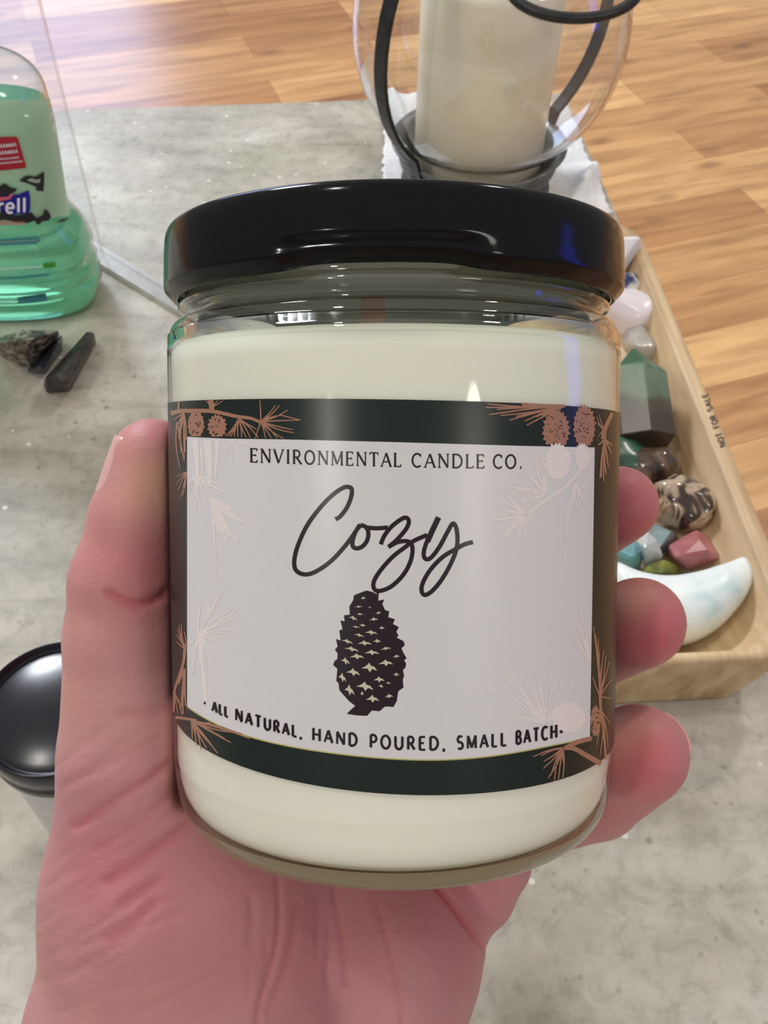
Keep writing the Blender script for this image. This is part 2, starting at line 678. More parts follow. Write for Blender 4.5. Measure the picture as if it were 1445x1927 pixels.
for f_ in Fc:
    hm = sum(V[t_][2] for t_ in f_) / len(f_) / RJ + HB
    rm = sum(math.hypot(V[t_][0], V[t_][1]) for t_ in f_) / len(f_) / RJ
    fmi.append(0 if hm > 0.72 else (3 if -1.29 < hm < 0.70 and rm < 0.9865 and not (hm < -1.15 and rm > 0.5 * (0.0) + 0.99) and f_[0] > 75 * 160 else (1 if hm > -1.26 else 2)))
o = fixn(mk('glass_jar', V, Fc, [M_glass, M_wall, M_base, M_inner], jar, fmat=fmi))

wax = [(0.0, -1.280), (0.77, -1.296), (0.865, -1.289), (0.925, -1.258), (0.962, -1.186), (0.979, -1.078), (0.982, -0.96), (0.982, 0.0), (0.982, 0.64), (0.976, 0.70), (0.95, 0.73), (0.90, 0.73), (0.5, 0.72), (0.0, 0.715)]
V, Fc = lathe([(max(0.0, r) * RJ, J(h)) for r, h in smooth_profile(wax, 3)], 128)
fixn(mk('wax', V, Fc, M_wax, jar))
wx, wz0, wz1 = 0.0021, J(0.70), J(0.97)
wy = 0.0006
V = [(sx * wx - 0.0035, sy * wy, z) for z in (wz0, wz1) for sx, sy in ((-1, -1), (1, -1), (1, 1), (-1, 1))]
fixn(mk('wick', V, [(3, 2, 1, 0), (4, 5, 6, 7), (0, 1, 5, 4), (1, 2, 6, 5), (2, 3, 7, 6), (3, 0, 4, 7)], M_wick, jar, smooth=False))


def lidmod(a, r, z):
    """the lower rim is pressed inwards at the closing lugs"""
    h = z / RJ + HB
    dr = 0.0
    for lug in (0.0 - 0.06, 2.1, 4.2):
        d = (a - lug + math.pi) % (2 * math.pi) - math.pi
        w = 1 / (1 + math.exp((abs(d) - 0.34) * 30))
        s = max(0.0, min(1.0, (1.05 - h) / 0.07))
        s = s * s * (3 - 2 * s)
        dr += w * s * 0.034
        z = z + w * s * 0.026 * RJ
    return (r - dr * RJ, z)


lidp = [(0.0, 1.195), (0.80, 1.195), (0.86, 1.20), (0.93, 1.222), (0.965, 1.224), (0.99, 1.212), (1.003, 1.18), (1.008, 1.12), (1.009, 1.075), (1.0095, 1.05), (1.010, 1.03), (1.010, 1.01), (1.010, 0.985), (1.008, 0.968),
        (0.998, 0.955), (0.975, 0.93), (0.962, 0.922), (0.952, 0.925), (0.95, 0.94), (0.958, 0.96), (0.985, 0.985), (0.985, 1.05), (0.98, 1.15), (0.94, 1.175), (0.5, 1.175), (0.0, 1.175)]
V, Fc = lathe([(max(0.0, r) * RJ, J(h)) for r, h in smooth_profile(lidp, 3)], 240, lidmod)
lmi = []
for f_ in Fc:
    zm_ = sum(V[t_][2] for t_ in f_) / len(f_) / RJ + HB
    rm_ = sum(math.hypot(V[t_][0], V[t_][1]) for t_ in f_) / len(f_) / RJ
    lmi.append(1 if min(f_) > 1 + 240 * 59 else 0)
fixn(mk('lid', V, Fc, [M_lid, M_liner], jar, fmat=lmi))


# ---- printed label, one mesh
class Print:
    def __init__(self, fn):
        self.v, self.f, self.m, self.fn = [], [], [], fn

    def grid(self, rows, mi):
        """rows of local points"""
        base = len(self.v)
        nr, nc = len(rows), len(rows[0])
        for r in rows:
            self.v += [Vector(p) for p in r]
        for i in range(nr - 1):
            for j in range(nc - 1):
                self.f.append((base + i * nc + j, base + i * nc + j + 1, base + (i + 1) * nc + j + 1, base + (i + 1) * nc + j))
                self.m.append(mi)

    def stroke(self, pts, w, mi, lay=0, taper=None, step=6.0):
        pts = [np.array(p, float) for p in pts]
        q = [pts[0]]
        for a, b in zip(pts[:-1], pts[1:]):
            k = max(1, int(np.linalg.norm(b - a) / step))
            for s in range(1, k + 1):
                q.append(a + (b - a) * s / k)
        n = len(q)
        base = len(self.v)
        for i, p in enumerate(q):
            t = q[min(i + 1, n - 1)] - q[max(i - 1, 0)]
            L = np.linalg.norm(t)
            t = t / L if L > 1e-9 else np.array([1.0, 0])
            nn = np.array([-t[1], t[0]])
            ww = w / 2
            if taper is not None:
                ww = (w + (taper - w) * i / max(1, n - 1)) / 2
            for s in (1, -1):
                c = p + nn * ww * s
                self.v.append(self.fn[lay](c[0], c[1]))
        for i in range(n - 1):
            self.f.append((base + 2 * i, base + 2 * i + 1, base + 2 * i + 3, base + 2 * i + 2))
            self.m.append(mi)

    def poly(self, pts, mi, lay=0, maxlen=12.0):
        bm = bmesh.new()
        vs = [bm.verts.new((p[0], p[1], 0)) for p in pts]
        for tri in tessellate_polygon([[Vector((p[0], p[1], 0)) for p in pts]]):
            try:
                bm.faces.new([vs[i] for i in tri])
            except ValueError:
                pass
        for _ in range(6):
            ed = [e for e in bm.edges if e.calc_length() > maxlen]
            if not ed:
                break
            bmesh.ops.subdivide_edges(bm, edges=ed, cuts=1)
            bmesh.ops.triangulate(bm, faces=bm.faces)
        base = len(self.v)
        bm.verts.index_update()
        for v in bm.verts:
            self.v.append(self.fn[lay](v.co.x, v.co.y))
        for f in bm.faces:
            self.f.append(tuple(base + v.index for v in f.verts))
            self.m.append(mi)
        bm.free()

    def ellipse(self, cx, cy, rx, ry, mi, lay=0, n=16, rot=0.0):
        c, s = math.cos(rot), math.sin(rot)
        pts = []
        for i in range(n):
            a = 2 * math.pi * i / n
            x, y = rx * math.cos(a), ry * math.sin(a)
            pts.append((cx + x * c - y * s, cy + x * s + y * c))
        self.poly(pts, mi, lay)


def arc(cx, cy, rx, ry, a0, a1, n=12):
    return [(cx + rx * math.cos(math.radians(a0 + (a1 - a0) * i / n)), cy + ry * math.sin(math.radians(a0 + (a1 - a0) * i / n))) for i in range(n + 1)]


# stroke alphabet: advance, then (weight, points); unit cap height
ABC = {
    'A': (.74, [(.6, [(.02, 0), (.37, 1)]), (1, [(.37, 1), (.72, 0)]), (.6, [(.15, .34), (.59, .34)])]),
    'B': (.60, [(1, [(.08, 0), (.08, 1)]), (.8, [(.08, 1)] + arc(.28, .76, .22, .24, 90, -90) + [(.08, .52)]), (.9, [(.08, .52)] + arc(.30, .26, .26, .26, 90, -90) + [(.08, 0)])]),
    'C': (.70, [(.9, arc(.40, .5, .36, .5, 48, 312, 20))]),
    'D': (.76, [(1, [(.08, 0), (.08, 1)]), (.9, [(.08, 1)] + arc(.28, .5, .42, .5, 90, -90, 16) + [(.08, 0)])]),
    'E': (.56, [(1, [(.08, 0), (.08, 1)]), (.6, [(.08, 1), (.52, 1)]), (.6, [(.08, .52), (.42, .52)]), (.6, [(.08, 0), (.54, 0)])]),
    'F': (.54, [(1, [(.08, 0), (.08, 1)]), (.6, [(.08, 1), (.52, 1)]), (.6, [(.08, .52), (.42, .52)])]),
    'H': (.72, [(1, [(.08, 0), (.08, 1)]), (1, [(.64, 0), (.64, 1)]), (.6, [(.08, .5), (.64, .5)])]),
    'I': (.26, [(1, [(.13, 0), (.13, 1)])]),
    'L': (.52, [(1, [(.08, 0), (.08, 1)]), (.6, [(.08, 0), (.50, 0)])]),
    'M': (.90, [(.6, [(.08, 0), (.10, 1)]), (1, [(.10, 1), (.45, .05)]), (.6, [(.45, .05), (.80, 1)]), (1, [(.80, 1), (.82, 0)])]),
    'N': (.78, [(.6, [(.08, 0), (.08, 1)]), (1, [(.08, 1), (.70, 0)]), (.6, [(.70, 0), (.70, 1)])]),
    'O': (.82, [(.9, arc(.41, .5, .36, .5, 0, 360, 28))]),
    'P': (.58, [(1, [(.08, 0), (.08, 1)]), (.8, [(.08, 1)] + arc(.28, .72, .26, .28, 90, -90) + [(.08, .44)])]),
    'R': (.64, [(1, [(.08, 0), (.08, 1)]), (.8, [(.08, 1)] + arc(.28, .74, .24, .26, 90, -90) + [(.08, .48)]), (1, [(.28, .48), (.62, 0)])]),
    'S': (.58, [(.9, arc(.29, .75, .22, .25, 40, 250, 12) + arc(.29, .26, .24, .26, 80, -140, 12))]),
    'T': (.66, [(1, [(.33, 0), (.33, 1)]), (.6, [(.02, 1), (.64, 1)])]),
    'U': (.74, [(1, [(.08, 1), (.08, .34)] + arc(.37, .34, .29, .34, 180, 360, 12) + [(.66, 1)])]),
    'V': (.72, [(1, [(.02, 1), (.36, 0)]), (.6, [(.36, 0), (.70, 1)])]),
    ',': (.24, [(1, [(.14, .08), (.08, -.18)])]),
    '.': (.22, [(1.3, [(.08, .06), (.18, .06)])]),
    'e': (.60, [(1, [(.06, .34), (.54, .34)] + arc(.30, .34, .25, .34, 0, 310, 18))]),
    'l': (.24, [(1.2, [(.12, 0), (.12, 1)])]),
    'r': (.42, [(1.1, [(.10, 0), (.10, .68)]), (1, arc(.32, .42, .22, .26, 180, 60, 8))]),
    'u': (.60, [(1, [(.08, .68), (.08, .22)] + arc(.29, .22, .21, .22, 180, 360, 8) + [(.50, .68)]), (1, [(.50, 0), (.50, .68)])]),
}
SERIF = {'E': [(.08, 0), (.08, 1)], 'N': [(.08, 0), (.08, 1), (.70, 1)], 'V': [(.02, 1), (.70, 1)], 'I': [(.13, 0), (.13, 1)], 'R': [(.08, 0), (.08, 1), (.62, 0)],
         'M': [(.08, 0), (.82, 0), (.10, 1), (.80, 1)], 'T': [(.33, 0)], 'A': [(.02, 0), (.72, 0)], 'L': [(.08, 0), (.08, 1)], 'D': [(.08, 0), (.08, 1)]}


def write(pr, word, x0, x1, base, cap, w, mi, lay, serif=False, gap=0.14, slant=0.0):
    """set a word between photo columns x0..x1 on baseline function base(x)"""
    adv = sum(ABC[c][0] for c in word) + gap * (len(word) - 1)
    k = (x1 - x0) / adv
    x = x0
    for c in word:
        a, st = ABC[c]

        def tr(p):
            X = x + p[0] * k + slant * p[1] * cap
            return (X, base(X) - p[1] * cap)
        for wt, pts in st:
            q = []
            for u, v in zip(pts[:-1], pts[1:]):
                q += [tr((u[0] + (v[0] - u[0]) * s / 3, u[1] + (v[1] - u[1]) * s / 3)) for s in range(3)]
            q.append(tr(pts[-1]))
            pr.stroke(q, w * (wt if serif else 0.6 + 0.4 * wt), mi, lay, step=4.0)
        if serif:
            for s in SERIF.get(c, []):
                pr.stroke([tr((s[0] - .11, s[1])), tr((s[0] + .11, s[1]))], w * 0.5, mi, lay)
            if c in 'EL':
                pr.stroke([tr((.52, 0)), tr((.53, .17))], w * 0.6, mi, lay)
            if c == 'E':
                pr.stroke([tr((.51, 1)), tr((.51, .84))], w * 0.6, mi, lay)
                pr.stroke([tr((.42, .44)), tr((.42, .60))], w * 0.5, mi, lay)
            if c == 'T':
                pr.stroke([tr((.03, 1)), tr((.01, .84))], w * 0.6, mi, lay)
                pr.stroke([tr((.63, 1)), tr((.65, .84))], w * 0.6, mi, lay)
            if c == 'C':
                pr.stroke([tr((.64, .98)), tr((.64, .76))], w * 0.6, mi, lay)
        x += (a + gap) * k


def lerp_pts(pts):
    xs = [p[0] for p in pts]
    ys = [p[1] for p in pts]
    return lambda x: float(np.interp(x, xs, ys)) if xs[0] <= x <= xs[-1] else float(np.polyval(np.polyfit(xs, ys, 2), x))


def smooth_base(pts, deg=4):
    xs = np.array([p[0] for p in pts]); ys = np.array([p[1] for p in pts])
    c = np.polyfit(xs - 720, ys, deg)
    return lambda x: float(np.polyval(c, x - 720))


GREEN, PAPER, INK, COPPER, FAINT, BEIGE, GOLD = range(7)
def paper(name, col, rough=0.30, coat=0.0):
    m = pbr(name, col, rough, spec=0.40, coat=coat)
    m.node_tree.nodes['Principled BSDF'].inputs['Coat Roughness'].default_value = 0.10
    return m


LABM = [paper('label_dark_green', lin(25, 36, 32)), paper('label_paper', lin(222, 219, 221)), paper('label_ink', lin(36, 20, 28)),
        paper('label_copper', lin(168, 120, 98)), paper('label_faint_print', lin(238, 227, 224)), paper('label_beige', lin(206, 202, 176)), paper('label_gold_line', lin(196, 186, 112))]
pr = Print([on_jar(1.0022), on_jar(1.0028), on_jar(1.0034), on_jar(1.0040)])

topE = [(420, 751.6), (576, 750), (740, 752), (900, 756), (1050, 762)]
botE = [(362, 1395), (414, 1424.5), (476, 1448), (580, 1473), (740, 1497), (798, 1498), (900, 1494), (987, 1483), (1074, 1459), (1118, 1441)]
ct = np.polyfit(*zip(*[to_cyl(*p, 1.0015) for p in topE]), 1)
cb = np.polyfit(*zip(*[to_cyl(*p, 1.0015) for p in botE]), 2)
rows = []
for i in range(13):
    row = []
    for j in range(161):
        th = -2.95 + 5.9 * j / 160
        tt = max(-1.35, min(1.35, th))
        h0, h1 = np.polyval(ct, tt), np.polyval(cb, tt)
        row.append(cyl(th, h0 + (h1 - h0) * i / 12, 1.0015))
    rows.append(row)
pr.grid(rows, GREEN)
ptop = lerp_pts([(352, 822), (424, 825.5), (537, 827), (740, 832), (977, 839), (1119, 842)])
pbot = smooth_base([(352, 1328), (378, 1347), (426, 1370), (476, 1387), (580, 1408), (660, 1421), (740, 1428), (800, 1429), (890, 1424), (996, 1411), (1110, 1388)], 5)
for mi, lay, ex in ((GOLD, 0, 2.5), (PAPER, 1, 0.0)):
    rows = []
    for i in range(25):
        row = []
        for j in range(81):
            s = j / 80
            xt = 352 + (1119 - 352) * s
            xb = 352 + (1110 - 352) * s
            yt, yb = ptop(xt), pbot(xb) + ex
            t = i / 24
            row.append(pr.fn[lay](xt + (xb - xt) * t, yt + (yb - yt) * t))
        rows.append(row)
    pr.grid(rows, mi)


def crop(ox, oy, sc):
    return lambda pts: [(ox + p[0] / sc, oy + p[1] / sc) for p in pts]


RND = random.Random(5)


def fan(cv, c, ends, w, mi, lay, bend=0.06, dup=1):
    sc = 1
    for e in ends:
        for k in range(dup):
            ex, ey = e[0] + (RND.uniform(-22, 22) if k else 0), e[1] + (RND.uniform(-22, 22) if k else 0)
            dx, dy = ex - c[0], ey - c[1]
            b = RND.uniform(-bend, bend)
            mid = (c[0] + dx * .5 - dy * b, c[1] + dy * .5 + dx * b)
            q = smooth_line([c, mid, (ex, ey)], 5)
            pr.stroke(cv(q), w * 1.2, mi, lay, taper=w * 0.65)


def spiky(cv, cx, cy, rx, ry, mi, lay, n=18, spk=0.16, holes=14, hole_mi=None, yclip=None):
    pts = []
    for i in range(2 * n):
        a = math.pi * i / n
        k = 1 + (spk if i % 2 else -spk * 0.3) * (0.6 + 0.8 * RND.random())
        x, y = cx + rx * k * math.cos(a), cy + ry * k * math.sin(a)
        if yclip is not None:
            y = min(y, yclip)
        pts.append((x, y))
    pr.poly(cv(pts), mi, lay)
    if hole_mi is not None:
        for i in range(holes):
            a, r = RND.uniform(0, 6.28), math.sqrt(RND.random()) * 0.8
            x, y = cx + rx * r * math.cos(a), cy + ry * r * math.sin(a)
            if yclip is not None and y > yclip - 12:
                continue
            w = RND.uniform(6, 11)
            pr.poly(cv([(x - w, y), (x - w * .3, y - w * 1.2), (x + w, y - w * .2), (x + w * .2, y + w * .5)]), hole_mi, min(lay + 1, 3))


# top left sprig (copper on green)
c2 = crop(310, 745, 5.278)
pr.stroke(c2(smooth_line([(60, 175), (150, 152), (300, 148), (450, 150), (600, 178), (720, 205), (850, 222), (960, 265)], 4)), 8.5, COPPER, 1, taper=5.5)
pr.stroke(c2([(470, 160), (465, 100), (455, 42)]), 9, COPPER, 1, taper=11)
pr.stroke(c2([(135, 160), (140, 62)]), 4, COPPER, 1)
fan(c2, (470, 110), [(405, 45), (580, 45), (530, 40)], 2.0, COPPER, 1)
fan(c2, (955, 255), [(1140, 95), (1100, 95), (1225, 140), (1170, 190), (1340, 240), (1285, 368), (1270, 335), (1180, 424), (1120, 424), (1060, 420), (1000, 420), (945, 40), (900, 420)], 2.4, COPPER, 1)
pr.stroke(c2([(1165, 195), (1345, 240)]), 2.0, COPPER, 1)
fan(c2, (735, 225), [(600, 402), (630, 402), (655, 405), (690, 408), (725, 410), (765, 412), (810, 414), (850, 416), (910, 330), (930, 416)], 2.6, COPPER, 1)
spiky(c2, 310, 285, 78, 130, COPPER, 1, 16, 0.10, 16, GREEN, yclip=400)
spiky(c2, 520, 305, 85, 110, COPPER, 1, 16, 0.16, 12, GREEN, yclip=405)
fan(c2, (190, 175), [(95, 240), (110, 330), (140, 420), (165, 560), (195, 640), (205, 560), (212, 440)], 3.0, COPPER, 1)
fan(c2, (120, 260), [(130, 600), (155, 720), (190, 630)], 2.4, COPPER, 1)
fan(c2, (217, 755), [(120, 800), (118, 880), (135, 940), (152, 1020), (180, 1000), (200, 960)], 2.0, COPPER, 1)
# top left, showing pale through the paper
for (a, b, w) in (((300, 430), (330, 900), 24), ((420, 440), (450, 900), 30), ((520, 440), (500, 800), 14), ((480, 1150), (500, 1900), 9), ((360, 500), (372, 900), 10)):
    pr.stroke(c2([a, ((a[0] + b[0]) / 2 + 8, (a[1] + b[1]) / 2), b]), w * 0.55, FAINT, 2, taper=w * 0.2)
fan(c2, (670, 430), [(600, 640), (660, 720), (730, 580), (850, 745), (960, 500), (1090, 540)], 2.0, FAINT, 2)
fan(c2, (290, 780), [(240, 960), (300, 1130), (400, 980), (560, 900), (590, 960), (480, 1000), (350, 1080)], 2.4, FAINT, 2, dup=2)
fan(c2, (440, 1000), [(780, 1260), (700, 1230), (720, 1440), (650, 1400), (610, 1450), (560, 1380), (680, 1130), (520, 1300)], 3.6, FAINT, 2, dup=3)
# bottom left
c3 = crop(310, 1080, 4.818)
fan(c3, (183, 680), [(100, 545), (118, 500), (130, 465), (152, 450), (178, 520), (105, 610)], 2.2, COPPER, 1)
pr.stroke(c3(smooth_line([(185, 640), (170, 800), (130, 930), (90, 1060), (82, 1250)], 4)), 6, COPPER, 1, taper=4)
fan(c3, (180, 860), [(125, 1000), (150, 1150), (165, 1270), (190, 1200), (170, 1060), (140, 1230)], 4.0, COPPER, 1)
fan(c3, (90, 1080), [(150, 1180), (160, 1280), (120, 1270)], 2.2, COPPER, 1)
pr.stroke(c3([(95, 1300), (180, 1310), (290, 1330)]), 5, COPPER, 1)
fan(c3, (245, 1330), [(770, 1492), (700, 1450), (600, 1530), (540, 1490), (480, 1628), (430, 1560), (380, 1580), (330, 1595), (290, 1560), (250, 1500), (640, 1440), (420, 1350)], 3.0, COPPER, 1)
fan(c3, (310, 540), [(540, 130), (480, 190), (430, 200), (330, 250), (620, 300), (630, 350), (620, 410), (600, 530), (530, 640), (520, 770), (460, 910), (380, 980), (260, 900), (225, 640), (250, 420), (400, 330)], 2.6, FAINT, 2, dup=2)
pr.stroke(c3([(315, 540), (340, 800), (375, 1150)]), 4.5, FAINT, 2, taper=7)
fan(c3, (700, 1260), [(600, 1190), (660, 1180), (760, 1200), (830, 1220)], 2.0, FAINT, 2)
# top right
c4 = crop(900, 745, 5.161)
fan(c4, (840, 95), [(70, 112), (85, 78), (105, 182), (215, 190), (300, 236), (365, 200), (450, 245), (470, 285), (560, 205), (620, 190), (180, 130)], 3.2, COPPER, 1, bend=0.03)
pr.stroke(c4([(420, 80), (620, 92), (840, 100)]), 5.5, COPPER, 1)
spiky(c4, 755, 335, 120, 190, COPPER, 1, 22, 0.16, 26, GREEN, yclip=472)
spiky(c4, 1030, 300, 100, 200, COPPER, 1, 22, 0.14, 22, GREEN, yclip=482)
pr.stroke(c4(smooth_line([(1300, 165), (1270, 230), (1225, 330), (1215, 420)], 4)), 7, COPPER, 1, taper=10)
fan(c4, (1225, 420), [(1180, 800), (1196, 790), (1215, 830), (1240, 760), (1262, 690), (1290, 560), (1300, 480), (1185, 700), (1160, 480)], 3.6, COPPER, 1, bend=0.03)
fan(c4, (1210, 330), [(1130, 250), (1150, 200), (1170, 180), (1160, 400)], 2.2, COPPER, 1)
pr.stroke(c4(smooth_line([(1110, 560), (1000, 700), (880, 850), (690, 990), (470, 1150)], 5)), 5.5, FAINT, 2, taper=7)
fan(c4, (660, 960), [(515, 540), (600, 545), (560, 640), (430, 720), (330, 815), (280, 870), (400, 1020), (370, 900), (500, 870), (640, 640)], 3.0, FAINT, 2, dup=2)
fan(c4, (470, 1150), [(130, 1150), (210, 1020), (260, 950), (140, 1210), (180, 1300), (190, 1420), (250, 1390), (340, 1430), (440, 1360), (600, 1310), (420, 980), (220, 1100)], 3.2, FAINT, 2, dup=2)
fan(c4, (940, 830), [(1050, 1110), (1030, 900), (1010, 1000), (850, 1650), (980, 1100), (900, 1050)], 3.4, FAINT, 2, dup=2)
spiky(c4, 770, 640, 120, 170, FAINT, 2, 20, 0.14)
spiky(c4, 1010, 590, 70, 120, FAINT, 2, 18, 0.14)
# bottom right
c5 = crop(900, 1080, 4.589)
fan(c5, (1050, 1060), [(992, 450), (1010, 520), (1032, 560), (1045, 670), (1080, 660), (1100, 700), (1128, 760), (1160, 900), (1140, 1075), (985, 890), (1020, 700), (1065, 780)], 2.6, COPPER, 1, bend=0.03)
pr.stroke(c5(smooth_line([(1050, 1050), (1058, 1180), (1085, 1380), (1100, 1600)], 4)), 5.5, COPPER, 1, taper=5)
spiky(c5, 1012, 1270, 42, 130, COPPER, 1, 14, 0.14, 10, GREEN)
fan(c5, (1060, 1180), [(1090, 1400), (1120, 1500), (1140, 1300), (1050, 1560), (1020, 1480)], 2.6, COPPER, 1)
pr.stroke(c5(smooth_line([(740, 1500), (830, 1510), (920, 1560), (1060, 1640)], 4)), 8, COPPER, 1, taper=10)
pr.stroke(c5(smooth_line([(760, 1500), (860, 1450), (980, 1420)], 4)), 9, COPPER, 1)
fan(c5, (730, 1500), [(470, 1580), (540, 1570), (560, 1680), (600, 1765), (625, 1740), (655, 1790), (690, 1785), (728, 1765), (565, 1620), (740, 1650)], 2.8, COPPER, 1)
fan(c5, (590, 1290), [(60, 980), (170, 940), (210, 850), (270, 810), (350, 840), (410, 820), (490, 830), (560, 880), (620, 820), (680, 900), (730, 900), (820, 930), (400, 1090), (320, 1240), (170, 1195)], 2.8, FAINT, 2, dup=2)
spiky(c5, 780, 1240, 140, 130, FAINT, 2, 20, 0.12)
fan(c5, (960, 760), [(870, 280), (850, 420), (840, 540), (870, 640), (900, 800)], 3.0, FAINT, 2, dup=2)

# writing
tb = smooth_base([(471, 869.5), (554, 872.5), (640, 874.5), (752, 878), (775, 879), (910, 881.5), (959, 881), (979, 881)], 2)
write(pr, 'ENVIRONMENTAL', 471, 754, tb, 25, 4.0, INK, 2, True, 0.26)
write(pr, 'CANDLE', 775, 911, tb, 25, 4.0, INK, 2, True, 0.26)
write(pr, 'CO.', 928, 982, tb, 25, 4.0, INK, 2, True, 0.22)
bb = smooth_base([(399, 1336), (428, 1350), (443, 1356), (559, 1385), (590, 1393), (671, 1404), (696, 1407), (760, 1411), (823, 1411), (860, 1409), (951, 1403), (971, 1400), (1047, 1388)], 4)
for wd, x0, x1, cap in (('ALL', 399, 429, 18), ('NATURAL,', 443, 568, 21), ('HAND', 588, 672, 23), ('POURED,', 696, 838, 24), ('SMALL', 860, 953, 24), ('BATCH', 971, 1048, 24)):
    write(pr, wd, x0, x1, bb, cap, 4.9, INK, 3, False, 0.34)
pr.ellipse(385, 1323, 2.0, 2.6, INK, 3)
pr.ellipse(1056, 1377, 3.0, 3.2, INK, 3)
cz = crop(540, 890, 4.014)
for s in ([(365, 350), (400, 330), (450, 265), (482, 190), (490, 130), (472, 108), (425, 112), (340, 170), (240, 275), (150, 400), (85, 540), (56, 650), (62, 725), (108, 762), (175, 762), (260, 720), (350, 650), (440, 550), (500, 470), (550, 392)],
          [(560, 392), (520, 440), (496, 510), (498, 556), (530, 570), (572, 553), (606, 508), (614, 450), (596, 410), (556, 392)],
          [(596, 412), (680, 418), (762, 412)],
          [(708, 540), (735, 475), (790, 405), (870, 345), (908, 342), (920, 372), (898, 425), (830, 505), (765, 560)],
          [(765, 560), (830, 525), (900, 515), (938, 535), (948, 590), (928, 680), (870, 780), (780, 862), (692, 892), (655, 868), (660, 810), (715, 725), (800, 632), (890, 562), (960, 512), (1060, 468)],
          [(1145, 335), (1100, 430), (1052, 530), (1032, 610), (1048, 650), (1088, 640), (1150, 560), (1210, 450), (1252, 382), (1278, 415), (1288, 500), (1278, 580), (1240, 680), (1172, 800), (1100, 888), (1042, 922), (1016, 888), (1030, 820), (1090, 722), (1180, 632), (1280, 572), (1340, 540), (1405, 522)]):
    pr.stroke(cz(smooth_line(s, 5)), 8.2, INK, 2, step=3.0)
pr.stroke(cz([(1145, 335), (1100, 430), (1060, 520)]), 10.5, INK, 3)
cone = [(540, 910), (600, 888), (650, 900), (690, 925), (690, 965), (735, 955), (720, 990), (740, 1035), (772, 1045), (765, 1090), (815, 1105), (800, 1140), (845, 1165), (825, 1200), (842, 1225), (830, 1245), (880, 1270), (890, 1300), (865, 1325),
        (880, 1360), (903, 1400), (885, 1415), (900, 1440), (895, 1470), (875, 1490), (885, 1530), (875, 1560), (880, 1620), (840, 1650), (830, 1720), (805, 1768), (770, 1765), (740, 1765), (700, 1800), (640, 1795), (605, 1835), (530, 1832), (450, 1820),
        (480, 1790), (515, 1760), (470, 1725), (420, 1670), (395, 1640), (390, 1590), (372, 1570), (380, 1480), (348, 1450), (360, 1420), (380, 1405), (382, 1365), (362, 1335), (382, 1310), (370, 1255), (405, 1265), (395, 1190), (420, 1180),
        (403, 1115), (435, 1120), (430, 1075), (475, 1070), (470, 1010), (500, 960), (505, 925)]
pr.poly(cz(cone), INK, 2)
pr.stroke(cz([(690, 890), (682, 930)]), 4, INK, 2)
for (x, y, w, h, sl) in ((575, 945, 40, 26, .3), (540, 1010, 60, 18, .2), (625, 1015, 22, 14, 0), (550, 1066, 48, 20, 0), (690, 1057, 44, 24, .5), (500, 1096, 66, 34, -.5), (655, 1105, 66, 30, .2), (570, 1150, 50, 26, 0), (520, 1163, 64, 18, -.2),
                         (715, 1170, 44, 28, 0), (635, 1205, 100, 36, -.1), (545, 1225, 74, 28, -.3), (455, 1272, 90, 34, -.4), (585, 1285, 110, 40, 0), (680, 1270, 60, 34, .1), (488, 1330, 112, 38, -.3), (640, 1356, 116, 42, 0), (745, 1326, 84, 28, .3),
                         (528, 1386, 112, 46, 0), (825, 1385, 54, 26, .3), (442, 1420, 66, 56, -.5), (745, 1435, 112, 52, .1), (622, 1470, 120, 74, -.1), (500, 1505, 104, 62, -.2), (418, 1545, 62, 74, -.7), (825, 1522, 46, 30, 0), (695, 1560, 84, 46, 0),
                         (588, 1612, 132, 72, -.2), (472, 1640, 76, 86, -.6), (645, 1706, 100, 62, 0), (770, 1686, 64, 36, .3), (710, 1610, 38, 26, -.4), (765, 1586, 42, 18, -.2), (567, 1665, 26, 40, .4)):
    sh = [(-.5, .12), (-.2, -.15), (0, -.5), (.08, -.2), (.3, -.12), (.5, .28), (.18, .12), (.02, .48), (-.1, .12)]
    pr.poly(cz([(x + p[0] * w, y + p[1] * h - p[0] * w * sl * .6) for p in sh]), BEIGE, 3)
lab = mk('label', pr.v, pr.f, LABM, jar, smooth=True, fmat=pr.m)

exec_hand = True
